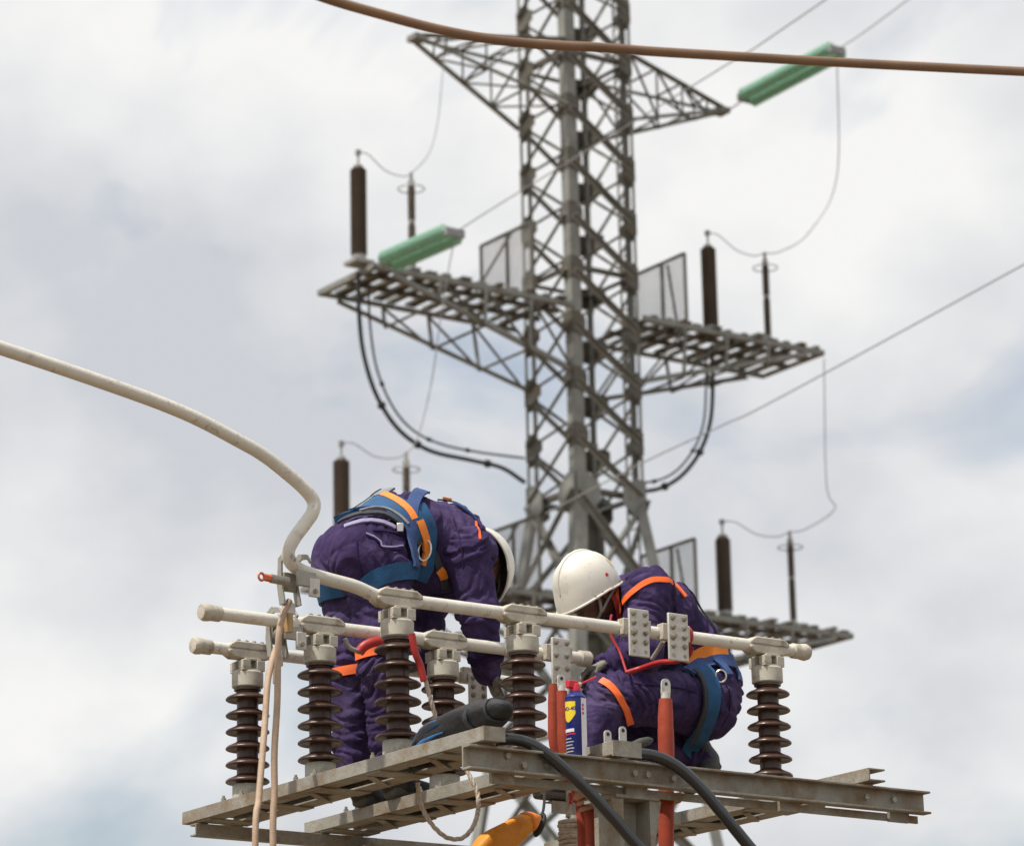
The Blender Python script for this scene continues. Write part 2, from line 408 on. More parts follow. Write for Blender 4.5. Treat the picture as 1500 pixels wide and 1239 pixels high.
def platform(z, ext, tagname):
    """walkway on both sides of the shaft; z is the top of the slats"""
    UN, UF = -0.10, 1.5
    for sgn in (-1, 1):
        v0 = 0 if sgn < 0 else S; ve = v0 + sgn * ext
        for uu, nd in ((UN, -U), (UF, U)):
            MB().angle(T(uu, v0, z - 0.135), T(uu, ve, z - 0.135), 0.085, 0.012, ZV, -nd).build('platform_beam', 'galvanised', tw)
            # chord that props the walkway from below
            cb = T(0.0 if uu < 0 else S, v0, z - 1.15); ce = T(uu, v0 + sgn * (ext - 0.35), z - 0.20)
            MB().angle(cb, ce, 0.075, 0.012, ZV, -nd).build('platform_chord', 'galvanised', tw)
            for k in range(1, 4):
                f = k / 4
                lo = cb.lerp(ce, f); hi = T(uu, v0 + sgn * (ext - 0.35) * f, z - 0.13)
                MB().bar(lo, hi, 0.045, 0.04).build('platform_strut', 'galvanised', tw)
                lo2 = cb.lerp(ce, f - 0.25) if k > 1 else cb
                MB().bar(hi, cb.lerp(ce, f - 0.25), 0.035, 0.03).build('platform_strut', 'galvanised_dark', tw)
        for k in range(1, 4):
            f = k / 4
            a = T(0, v0, z - 1.15).lerp(T(UN, v0 + sgn * (ext - 0.35), z - 0.24), f); b = T(S, v0, z - 1.15).lerp(T(UF, v0 + sgn * (ext - 0.35), z - 0.24), f)
            MB().bar(a, b, 0.035, 0.03).build('platform_strut', 'galvanised_dark', tw)
        # end beam, walkway slats and bearers
        MB().angle(T(UN, ve, z - 0.135), T(UF, ve, z - 0.135), 0.085, 0.012, ZV, -V * sgn).build('platform_beam', 'galvanised', tw)
        nsl = int(ext / 0.30)
        for k in range(nsl):
            vv = v0 + sgn * (0.12 + (k + 0.5) * (ext - 0.12) / nsl)
            wdt = random.choice((0.10, 0.14, 0.18, 0.11))
            e0, e1 = random.uniform(-0.05, 0.14), random.uniform(-0.05, 0.10)
            MB().box(T((UN + UF) / 2 + (e0 - e1) / 2, vv + random.uniform(-0.04, 0.04), z - 0.025), U * ((UF - UN) / 2 + (e0 + e1) / 2), V * (wdt / 2), ZV * 0.022).build('deck_slat', 'galvanised' if k % 2 else 'galvanised_dark', tw)
        for uu in (0.35, 0.85):
            MB().box(T(uu, (v0 + ve) / 2, z - 0.085), V * (ext / 2 - 0.02), U * 0.03, ZV * 0.035).build('deck_bearer', 'galvanised_dark', tw)
        # wire mesh screen across the walkway beside the shaft
        vs_ = v0 + sgn * (0.80 if sgn < 0 else 0.88)
        u0, u1, z0, z1 = UN, UF - 0.2, z + 0.02, z + 1.12
        fr = MB()
        for a, b in (((u0, z0), (u0, z1)), ((u1, z0), (u1, z1)), ((u0, z0), (u1, z0)), ((u0, z1), (u1, z1))):
            fr.bar(T(a[0], vs_, a[1]), T(b[0], vs_, b[1]), 0.04, 0.04, V)
        fo = fr.build('screen_frame', 'galvanised_dark', tw)
        mm = MB()
        for k in range(1, 46):
            x = u0 + (u1 - u0) * k / 46; mm.bar(T(x, vs_, z0), T(x, vs_, z1), 0.0045, 0.0045, V)
        for k in range(1, 36):
            zz = z0 + (z1 - z0) * k / 36; mm.bar(T(u0, vs_ + 0.008, zz), T(u1, vs_ + 0.008, zz), 0.0045, 0.0045, V)
        mo = mm.build('wire_mesh', 'far_metal', fo)
        MB().bar(T((u0 + u1) * 0.45, vs_ + sgn * 0.03, z1), T((u0 + u1) * 0.45, vs_ + sgn * 0.03, z0), 0.05, 0.04, V).build('screen_post', 'galvanised_dark', tw)
        MB().bar(T(u0 + 0.5, vs_ + sgn * 0.04, z1 - 0.05), T(u0 + 0.9, vs_ + sgn * 0.55, z), 0.04, 0.035).build('screen_stay', 'galvanised_dark', tw)
Z1, Z2 = 17.78, 13.10
platform(Z1, 3.72, 'upper')
platform(Z2, 4.05, 'lower')

# ---------------------------------------------------------------- cable sealing ends, arresters and their wires
def sealing_end(p, h, label):
    t = thing('cable_sealing_end', p, label, 'insulator', 'brown sealing ends on the pylon platforms')
    MB().box(p + ZV * 0.03, U * 0.17, V * 0.17, ZV * 0.028).build('base_plate', 'far_metal', t)
    MB().lathe([(0.11, 0.058), (0.11, 0.15), (0.09, 0.155)], p, n=20).build('flange', 'far_metal', t)
    pr = [(0.09, 0.152)]
    z = 0.16
    while z < h - 0.04:
        pr += [(0.092, z), (0.128, z + 0.012), (0.128, z + 0.018), (0.092, z + 0.032)]; z += 0.04
    pr += [(0.10, h - 0.02), (0.075, h)]
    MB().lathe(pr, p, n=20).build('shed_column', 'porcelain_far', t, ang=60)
    MB().lathe([(0.07, h), (0.07, h + 0.03), (0.018, h + 0.035), (0.018, h + 0.22)], p, n=12).build('top_stem', 'far_metal', t)
    MB().box(p + ZV * (h + 0.24), U * 0.03, V * 0.035, ZV * 0.04).build('terminal_clamp', 'far_wire', t)
    return p + ZV * (h + 0.25)
def arrester(p, h, label):
    t = thing('surge_arrester', p, label, 'arrester', 'slim arresters on the pylon platforms')
    MB().lathe([(0.09, 0), (0.09, 0.05), (0.05, 0.06), (0.05, 0.10)], p, n=14).build('pedestal', 'far_metal', t)
    for a, b in ((0.10, h * 0.52), (h * 0.55, h - 0.10)):
        pr = [(0.045, a)]; z = a + 0.005
        while z < b - 0.035:
            pr += [(0.04, z), (0.062, z + 0.012), (0.062, z + 0.017), (0.04, z + 0.030)]; z += 0.036
        pr += [(0.045, b)]
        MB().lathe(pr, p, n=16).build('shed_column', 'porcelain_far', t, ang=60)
    MB().lathe([(0.05, h * 0.52), (0.05, h * 0.55)], p, n=14).build('joint_ring', 'far_metal', t)
    MB().lathe([(0.05, h - 0.10), (0.05, h - 0.04), (0.03, h - 0.03), (0.025, h + 0.1)], p, n=14).build('top_cap', 'far_metal', t)
    ring = [p + ZV * (h - 0.17) + (U * cos(a) + V * sin(a)) * 0.2 for a in [2 * pi * k / 28 for k in range(29)]]
    m_ = MB().tube(ring, 0.010, 6)
    for a in (0.5, 0.5 + pi): m_.bar(p + ZV * (h - 0.07) + (U * cos(a) + V * sin(a)) * 0.04, p + ZV * (h - 0.17) + (U * cos(a) + V * sin(a)) * 0.2, 0.015, 0.01)
    m_.build('grading_ring', 'far_wire', t)
    return p + ZV * (h + 0.08)
def deckp(x, ydeck, z, u):                     # a point on the deck seen at pixel x
    p = t_on_u(x, ydeck, u); p.z = z; return p
SE = {}
SE['ul'] = sealing_end(deckp(526, 395, Z1, 0.25), 1.55, 'brown sealing end on the end of the upper pylon platform, over the looping black cable')
SE['ur'] = sealing_end(deckp(1042, 495, Z1, 0.35), 1.50, 'brown sealing end on the upper pylon platform beside the mesh screen')
SE['ll'] = sealing_end(deckp(501, 830, Z2, 0.25), 1.62, 'brown sealing end standing behind the stooping worker')
SE['lr'] = sealing_end(deckp(1063, 910, Z2, 0.35), 1.36, 'brown sealing end on the lower platform behind the crouching worker')
AR = {}
AR['ul'] = arrester(deckp(604, 400, Z1, 0.12), 1.50, 'slim brown arrester with a ring behind the green glass insulator string')
AR['ur'] = arrester(deckp(1126, 512, Z1, 0.12), 1.42, 'slim brown arrester at the end of the upper platform, beside a thicker sealing end')
AR['ll'] = arrester(deckp(597, 845, Z2, 0.12), 1.75, 'slim brown arrester whose top shows over the stooping worker')
AR['lr'] = arrester(deckp(1163, 925, Z2, 0.12), 1.45, 'slim brown arrester at the end of the lower platform')

def wire(name, pts, r, matn, label, cat, group=None, n=8, sp=10, clips=None):
    pts = spline(pts, sp)
    o = MB().tube(pts, r, n).build(name, matn, org=pts[0])
    tag(o, label, cat, group)
    return o
def sagpt(a, b, f, s): return a.lerp(b, f) - ZV * s
for k, lab in (('ul', 'thin grey jumper looping over the upper left arrester up to the cross-arm'),
               ('ll', 'thin grey jumper from the green glass string down behind the stooping worker'),
               ('ur', 'thin grey jumper sagging between sealing end and arrester on the upper right platform'),
               ('lr', 'thin grey jumper sagging between sealing end and arrester behind the crouching worker')):
    a, b = SE[k], AR[k]
    pts = [a, sagpt(a, b, 0.2, -0.02), sagpt(a, b, 0.5, 0.12), sagpt(a, b, 0.8, 0.11), b]
    if k == 'ul':
        pts += [t_on_u(628, 225, 0.3), t_on_u(641, 180, 0.4), t_on_u(648, 110, 0.45), t_on_u(651, 66, S / 2 + 0.1)]
    if k == 'll':
        pts += [t_on_u(612, 640, 0.1), t_on_u(632, 560, 0), t_on_u(645, 470, -0.2), t_on_u(658, 390, -0.4), t_on_v(667, 346, -2.62)]
    if k in ('ur', 'lr'):
        d = V * 0.8
        pts += [b + V * 0.35 + ZV * 0.10, b + V * 0.8 + ZV * 0.45 - U * 0.2]
        if k == 'ur': pts += [b + V * 1.2 + ZV * 1.4 - U * 0.5, t_on_v(1226, 74, (tipR - TN).dot(V))]
        else: pts += [b + V * 0.75 + ZV * 0.9 - U * 0.08, T(-0.1, S + 3.70, Z1 - 0.2)]
    wire('jumper_wire', pts, 0.009, 'far_wire', lab, 'wire', 'jumpers on the pylon')

def glass_string(p0, p1, label):
    t = thing('insulator_string', p0, label, 'insulator', 'green glass strings on the pylon')
    d = (p1 - p0).normalized(); sid = d.cross(ZV).normalized(); L = (p1 - p0).length
    for s_ in (-1, 1):
        o = p0 + sid * (0.11 * s_) + ZV * (0.03 * s_)
        nd = int(L / 0.105)
        for k in range(nd):
            c = o + d * (0.08 + k * 0.105)
            MB().lathe([(0.02, -0.035), (0.10, -0.010), (0.112, 0.0), (0.108, 0.012), (0.05, 0.035), (0.025, 0.05), (0.022, 0.07)], c, d, 14).build('glass_disc', 'glass_green', t)
        MB().tube([o, o + d * (nd * 0.105 + 0.05)], 0.016, 6).build('string_rod', 'far_metal', t)
    for f in (0.0, 1.0):
        c = p0 + d * (L * f)
        MB().box(c, sid * 0.16, d * 0.03, ZV * 0.06).build('yoke_plate', 'far_wire', t)
    return t
pl0 = t_on_v(568, 384, -3.60); pl1 = t_on_v(666, 341, -3.60)
glass_string(pl0, pl1, 'green glass insulator string over the left end of the upper pylon platform')
MB().bar(pl0, T(-0.1, -3.6, Z1 - 0.1), 0.03, 0.03).build('anchor_link', 'galvanised', tw)
vR = (tipR - TN).dot(V)
gr0 = tipR - U * 0.55 + ZV * 0.06; gr1 = t_on_v(1226, 74, vR)
glass_string(gr0, gr1, 'green glass insulator string hung off the tip of the pylon cross-arm')
MB().tube([tipR, gr0], 0.014, 6).build('anchor_link', 'far_wire', tw)
def span(p0, px, v, label):
    pts = [p0] + [t_on_v(x, y, v) for x, y in px]
    d = (pts[-1] - pts[-2]).normalized(); d = (d + ZV * 0.03).normalized()
    pts += [pts[-1] + d * 9, pts[-1] + d * 22]
    wire('line_conductor', pts, 0.0095, 'far_wire', label, 'wire', 'overhead line conductors', sp=8)
span(pl1, [(750, 288), (1050, 104), (1180, 20)], -3.60, 'thin conductor passing behind the shaft from the green glass string upward past the brown tube')
span(gr1, [(1330, 0)], vR, 'thin conductor leaving the green glass string of the cross-arm')
span(t_on_v(800, 752, -4.0), [(945, 676), (1060, 622), (1180, 562)], -4.0, 'thin conductor crossing the sky between the two right hand platforms')

def loop(px, u0, u1, r, label, knobs):
    n = len(px)
    pts = [t_on_u(x, y, u0 + (u1 - u0) * i / (n - 1)) for i, (x, y) in enumerate(px)]
    sp = spline(pts, 8)
    t = thing('platform_cable', sp[0], label, 'cable', 'black cables looping under the pylon platform')
    MB().tube(sp, r, 10).build('sheath', 'far_cable', t)
    for f in knobs:
        i = int(f * (len(sp) - 2)); d = (sp[i + 1] - sp[i]).normalized()
        MB().tube([sp[i] - d * 0.03, sp[i] + d * 0.03], r * 1.9, 8).build('cable_cleat', 'far_cable', t)
loop([(525, 400), (526, 460), (533, 520), (552, 580), (585, 630), (630, 660), (690, 674), (735, 685), (768, 706)], 0.25, 1.25, 0.034, 'thick black cable looping from the upper left platform into the pylon shaft', (0.42, 0.6, 0.83))
loop([(540, 420), (542, 475), (552, 540), (575, 595), (605, 630), (645, 650), (700, 662), (768, 671)], 0.3, 1.25, 0.018, 'thin dark cable looping above a thicker one under the upper left platform', (0.35, 0.68, 0.85))
loop([(1043, 505), (1044, 570), (1040, 620), (1025, 662), (1000, 695), (970, 714), (940, 720), (925, 722)], 0.35, 0.7, 0.034, 'thick black cable looping from the upper right platform into the pylon shaft', (0.45, 0.72))
loop([(1034, 510), (1034, 575), (1030, 622), (1015, 660), (990, 690), (962, 704), (935, 707), (925, 708)], 0.35, 0.7, 0.018, 'thin dark cable looping beside a thicker one under the upper right platform', (0.45, 0.75))

# ================================================================== STEEL SUPPORT STRUCTURE
sf = thing('steel_support_frame', W(-0.5, 0.68, -O.z), 'weathered galvanised beam frame on a column that carries the insulators and workers', 'steel frame')
BV = [0.0, 0.58, 1.80]
def twin_beam(v0, u0, u1):
    # two channels side by side, open space between them closed by batten plates
    for s_ in (-1, 1):
        m_ = MB(); vo = v0 + s_ * 0.12; inn = -s_
        ua = u0 if s_ < 0 else u0 + 0.26
        c = (ua + u1) / 2; hl = (u1 - ua) / 2
        m_.box(W(c, vo, -0.025), U * hl, V * 0.004, ZV * 0.025)
        m_.box(W(c, vo + inn * 0.042, -0.0035), U * hl, V * 0.038, ZV * 0.0035)
        m_.box(W(c, vo + inn * 0.042, -0.0465), U * hl, V * 0.038, ZV * 0.0035)
        m_.build('beam_channel', 'beam_steel', sf, bevel=0.0015)
    k = u0 + 0.32; q = 0
    while k < u1 - 0.1:
        MB().box(W(k, v0, -0.0535), U * 0.05, V * 0.116, ZV * 0.003).build('batten_plate', 'beam_steel', sf)
        k += 0.42; q += 1
    for u_ in np.arange(u0 + 0.18, u1 - 0.2, 0.42):
        MB().bar(W(u_ + 0.2, v0 - 0.09, -0.0585), W(u_ + 0.36, v0 + 0.09, -0.0585), 0.03, 0.004).build('lacing_bar', 'beam_steel', sf)
twin_beam(0.0, -0.74, 1.42)
twin_beam(0.58, -0.74, 1.42)
twin_beam(1.80, -0.74, 1.42)
CHU = -0.66
def channel_v(u, v0, v1, zt, h, fl, name, face=-1):
    m_ = MB(); c = (v0 + v1) / 2; hl = (v1 - v0) / 2
    m_.box(W(u, c, zt - h / 2), V * hl, U * 0.004, ZV * (h / 2))
    m_.box(W(u + face * (fl / 2 + 0.0035), c, zt - 0.004), V * hl, U * (fl / 2), ZV * 0.004)
    m_.box(W(u + face * (fl / 2 + 0.0035), c, zt - h + 0.004), V * hl, U * (fl / 2), ZV * 0.004)
    return m_.build(name, 'beam_steel', sf, bevel=0.0015)
channel_v(CHU, -0.16, 2.02, -0.061, 0.088, 0.042, 'front_channel')
channel_v(1.30, -0.13, 2.0, -0.061, 0.05, 0.04, 'rear_channel', 1)
MB().box(W(CHU + 0.03, 1.01, -0.164), V * 1.0, U * 0.005, ZV * 0.0145).build('lower_angle', 'beam_steel', sf)
MB().box(W(CHU + 0.056, 1.01, -0.1525), V * 1.0, U * 0.0205, ZV * 0.003).build('lower_angle', 'beam_steel', sf)
for v_ in (0.02, 0.62, 1.35, 1.9): MB().box(W(CHU + 0.015, v_, -0.148), V * 0.05, U * 0.008, ZV * 0.035).build('joint_plate', 'beam_steel', sf)
# short beam that the crouching worker stands on
MB().angle(W(0.44, 1.02, -0.006), W(0.44, 1.675, -0.006), 0.05, 0.005, -ZV, U).build('foot_angle', 'beam_steel', sf)
# columns
def column(u, v, zt):
    m_ = MB(); hb = (zt + O.z) / 2; zc = zt - hb
    m_.box(W(u, v, zc), V * 0.06, U * 0.006, ZV * hb)
    for s_ in (-1, 1): m_.box(W(u, v + s_ * 0.066, zc), V * 0.006, U * 0.08, ZV * hb)
    m_.build('column', 'beam_steel', sf, bevel=0.002)
    MB().box(W(u, v, zt + 0.006), V * 0.10, U * 0.10, ZV * 0.006).build('column_cap', 'beam_steel', sf)
    MB().box(W(u, v, -O.z + 0.01), V * 0.2, U * 0.2, ZV * 0.012).build('base_plate', 'beam_steel', sf)
    for s_ in (-1, 1):
        poly = [W(u - 0.083, v + s_ * 0.060, zt), W(u - 0.083, v + s_ * 0.115, zt), W(u - 0.083, v + s_ * 0.073, zt - 0.20), W(u - 0.083, v + s_ * 0.060, zt - 0.20)]
        MB().prism(poly, -U * 0.006).build('gusset_plate', 'beam_steel', sf)
column(CHU + 0.10, 0.62, -0.1915)
column(1.24, 0.71, -0.125)
# bolts on the front channel
for v_, dz in ((0.03, -0.082), (0.10, -0.112), (0.20, -0.105), (0.60, -0.10), (0.66, -0.10), (0.78, -0.105), (1.72, -0.10), (1.86, -0.10)):
    MB().lathe([(0.016, 0), (0.016, 0.003), (0.012, 0.003), (0.012, 0.012)], W(CHU - 0.004, v_, dz), -U, 6).build('bolt', 'bolt_steel', sf)
# insulator foot pads
for v_ in BV:
    for u_ in ((0, 0.555, 1.11) if v_ < 1 else (0,)):
        MB().box(W(u_, v_, 0.0065), U * 0.085, V * 0.085, ZV * 0.006).build('foot_pad', 'beam_steel', sf, bevel=0.001)
        for du, dv in ((-0.07, -0.07), (0.07, -0.07), (-0.07, 0.07), (0.07, 0.07)):
            MB().lathe([(0.010, 0), (0.010, 0.014), (0.006, 0.014), (0.006, 0.024)], W(u_ + du, v_ + dv, 0.0125), ZV, 6).build('bolt', 'bolt_steel', sf)
# cable brackets and lug plates standing on the frame
def lug(p, h=0.075, tilt=0.0):
    d = (ZV + V * tilt).normalized()
    n = 10; w2 = 0.016
    pts = [p - V * w2, p + V * w2] + [p + d * h + V * (w2 * cos(a)) + ZV * (w2 * sin(a)) for a in [pi * k / n for k in range(n + 1)]]
    m_ = MB().prism(pts, -U * 0.006)
    m_.lathe([(0.0075, 0), (0.0075, 0.0075)], p + d * h, -U, 10, 1)
    return m_
for v_, dz in ((0.53, 0.0), (0.60, 0.02)):
    lug(W(-0.60, v_, -0.01), 0.06 + dz).build('lug_plate', ['plate_alloy', 'black_plastic'], sf)
b0 = W(-0.60, 0.36, -0.061)
MB().prism([b0, b0 + V * 0.30, b0 + V * 0.30 + ZV * 0.075, b0 + V * 0.17 + ZV * 0.06], U * 0.09).build('cable_bracket', 'beam_steel', sf)
b0 = W(-0.60, -0.25, -0.005)
MB().box(W(-0.7425, -0.078, -0.025), U * 0.003, V * 0.047, ZV * 0.026).build('end_plate', 'beam_steel', sf)
MB().box(W(-0.745, 0.51, -0.030), U * 0.004, V * 0.065, ZV * 0.029).build('end_plate', 'beam_steel', sf)

# ================================================================== POST INSULATORS
AXZ = 0.62
def make_insulator(p, label):
    t = thing('post_insulator', p, label, 'insulator', 'ribbed brown post insulators under the busbars')
    MB().lathe([(0.061, 0.013), (0.061, 0.07), (0.058, 0.075)], p, n=28).build('foot', 'concrete_foot', t)
    core = [(0.044, 0.072)]
    for k in range(7):
        z = 0.10 + 0.067 * (k - 0.5)
        core += [(0.044, z), (0.042, z + 0.033)]
    core += [(0.046, 0.455), (0.055, 0.458), (0.055, 0.468)]
    MB().lathe([c for c in core if c[1] >= 0.072], p, n=28).build('core', 'porcelain', t)
    sh = MB().lathe([(0.040, 0.024), (0.052, 0.015), (0.080, 0.003), (0.088, -0.004), (0.089, -0.010), (0.085, -0.0135), (0.074, -0.009), (0.058, -0.006), (0.050, -0.008), (0.040, -0.010)], p + ZV * 0.095, n=36)
    first = sh.build('shed', 'porcelain', t, ang=70)
    for k in range(1, 6):
        c = first.copy(); COL.objects.link(c); c.parent = t; c.location = (0, 0, 0.067 * k); ORG[c.name] = ORG[first.name]
    MB().lathe([(0.058, 0.468), (0.064, 0.473), (0.064, 0.528), (0.059, 0.534)], p, n=28).build('cap', 'cap_metal', t)
    nk = MB()
    nk.box(p + ZV * 0.537, U * 0.052, V * 0.052, ZV * 0.004)
    for a, b in ((-1, -1), (1, -1), (-1, 1), (1, 1)):
        nk.box(p + U * (0.0335 * a) + V * (0.0335 * b) + ZV * 0.5585, U * 0.0185, V * 0.0185, ZV * 0.0175)
    nk.box(p + ZV * 0.5585, U * 0.0148, V * 0.0148, ZV * 0.0175)
    nk.box(p + ZV * 0.580, U * 0.048, V * 0.036, ZV * 0.004)
    nk.build('neck', 'cap_metal', t, bevel=0.002)
    lo = MB(); n = 12
    def half(sg, z0, L, w_, name, skip=0.0):
        prof = [(-L, 0.000), (-L, 0.014), (-L * 0.72, 0.031), (L * 0.72, 0.031), (L, 0.014), (L, 0.000)]
        poly = [p + V * x + ZV * (z0 + sg * y) - U * w_ for x, y in prof]
        return MB().prism(poly, U * (2 * w_))
    half(-1, AXZ - 0.003, 0.105, 0.034, 'saddle').build('saddle', 'cast_alloy', t, bevel=0.005)
    half(1, AXZ + 0.003, 0.100, 0.034, 'keeper').build('keeper', 'cast_alloy', t, bevel=0.005)
    for x in (-0.055, -0.018, 0.018, 0.055):
        for s_ in (-1, 1):
            MB().lathe([(0.0085, 0), (0.0085, 0.005), (0.004, 0.005), (0.004, 0.007)], p + V * x + U * (0.022 * s_) + ZV * (AXZ + 0.034), ZV, 6).build('clamp_bolt', 'bolt_steel', t)
    return t
i0 = make_insulator(W(0, 0, 0), 'ribbed brown post insulator under the bent front busbar, beside the stooping worker')
spec = [((0, 0.58), 'ribbed brown post insulator just left of the blue spray can, under the front busbar'),
        ((0, 1.80), 'ribbed brown post insulator under the capped end of the front busbar, behind the crouching worker'),
        ((0.555, 0), 'ribbed brown post insulator under the middle busbar, next to the two hanging earth leads'),
        ((0.555, 0.58), 'ribbed brown post insulator under the middle busbar, behind the black tool pouch'),
        ((1.11, 0), 'ribbed brown post insulator under the rear busbar, at the outer end of the beam'),
        ((1.11, 0.58), 'ribbed brown post insulator hidden behind the stooping worker\'s legs')]
for (u_, v_), lab in spec:
    c = copy_tree(i0, None, U * u_ + V * v_); c['label'] = lab

# ================================================================== BUSBARS
TR = 0.0255
def collar(o, v_, u_): pass
bf = thing('busbar', W(0, 0, AXZ), 'cream front busbar tube with a double bend rising to the left', 'busbar', 'cream tubular busbars')
bend_px = [(420, 835), (428, 800), (447, 770), (462, 745), (452, 717), (425, 690), (395, 668), (354, 646)]
pts = [W(0, v, AXZ) for v in (2.02, 1.5, 1.0, 0.5, 0.0, -0.08)]
pts += [on_u(520, 859, -0.01), on_u(480, 848, -0.02), on_u(447, 838, -0.03), on_u(428, 826, -0.04), on_u(422, 809, -0.05), on_u(430, 790, -0.06), on_u(446, 768, -0.07), on_u(458, 750, -0.08), on_u(459, 734, -0.08),
        on_u(446, 716, -0.08), on_u(420, 693, -0.08), on_u(388, 668, -0.08), on_u(354, 648, -0.08), on_u(270, 605, -0.08), on_u(150, 560, -0.08), on_u(-60, 490, -0.08), on_u(-500, 350, -0.08), on_u(-1000, 190, -0.08)]
MB().tube(spline(pts, 9), TR, 20).build('tube', 'aluminium', bf)
def endcap(v_, u_, parent, sg=1):
    MB().lathe([(TR + 0.001, -0.05), (TR + 0.006, -0.045), (TR + 0.006, -0.005), (TR + 0.008, 0), (TR + 0.010, 0.02), (TR + 0.004, 0.036), (0.008, 0.04)], W(u_, v_, AXZ), V * sg, 22).build('end_cap', 'cast_alloy', parent)
endcap(1.985, 0, bf)
def terminal_plate(u_, v_, ztop, h, w_, parent, rows, skip=()):
    c = W(u_ - 0.055, v_, ztop - h / 2)
    pl = MB().box(c, V * (w_ / 2), U * 0.006, ZV * (h / 2)).build('terminal_plate', 'plate_alloy', parent, bevel=0.003)
    MB().box(W(u_ - 0.028, v_, AXZ), V * (w_ / 2 + 0.02), U * 0.020, ZV * 0.033).build('plate_clamp', 'cast_alloy', parent, bevel=0.003)
    for r in range(rows):
        for s_ in (-1, 1):
            if (r, s_) in skip: continue
            z = ztop - 0.02 - r * (h - 0.04) / (rows - 1)
            q = W(u_ - 0.061, v_ + s_ * w_ * 0.29, z)
            hole = r >= rows - 1
            if hole:
                MB().lathe([(0.0085, -0.004), (0.0085, 0.0006)], q, -U, 12).build('bolt_hole', 'bolt_steel', pl)
            else:
                big = (r == 2 and s_ < 0 and rows == 5)
                rr = 0.013 if big else 0.0095
                MB().lathe([(rr * 1.3, 0), (rr * 1.3, 0.002), (rr, 0.002), (rr, 0.010), (rr * 0.6, 0.010), (rr * 0.6, 0.02 if big else 0.016)], q, -U, 6).build('bolt', 'bolt_steel', pl)
    return pl
terminal_plate(0, 1.107, AXZ + 0.072, 0.192, 0.098, bf, 5)
terminal_plate(0, 1.303, AXZ + 0.075, 0.192, 0.098, bf, 5)
bm = thing('busbar', W(0.555, 0, AXZ), 'cream middle busbar tube running past the stooping worker\'s knees', 'busbar', 'cream tubular busbars')
MB().tube([W(0.555, -0.50, AXZ), W(0.555, 0.3, AXZ), W(0.555, 1.30, AXZ)], TR, 20).build('tube', 'aluminium', bm)
endcap(-0.50, 0.555, bm, -1)
MB().lathe([(TR + 0.002, 0), (TR + 0.008, 0.004), (TR + 0.008, 0.05), (TR, 0.055)], W(0.555, 1.255, AXZ), V, 20).build('end_sleeve', 'cast_alloy', bm)
terminal_plate(0.555, 1.125, AXZ + 0.06, 0.20, 0.092, bm, 4)
br = thing('busbar', W(1.11, 0, AXZ), 'cream rear busbar tube at the outer end of the beams', 'busbar', 'cream tubular busbars')
MB().tube([W(1.11, -0.22, AXZ), W(1.11, 0.3, AXZ), W(1.11, 0.94, AXZ), W(1.11, 1.30, AXZ)], TR, 20).build('tube', 'aluminium', br)
endcap(-0.22, 1.11, br, -1)
terminal_plate(1.11, 1.09, AXZ + 0.005, 0.15, 0.092, br, 4)

# ================================================================== BROWN TUBE HIGH IN FRONT
px = [(-900, -520), (-300, -296), (100, -145), (380, -38), (440, -16), (490, 2), (560, 22), (640, 43), (720, 58), (800, 66), (880, 70), (960, 76), (1060, 82), (1180, 89), (1330, 97), (1560, 108), (2100, 132), (3000, 170)]
wire('overhead_tube', [on_d(x, y, 10.0 + (x - 380) * 0.0012) for x, y in px], 0.0155, 'copper', 'brown bent tube conductor crossing high in front of the pylon', 'conductor', n=16, sp=8)

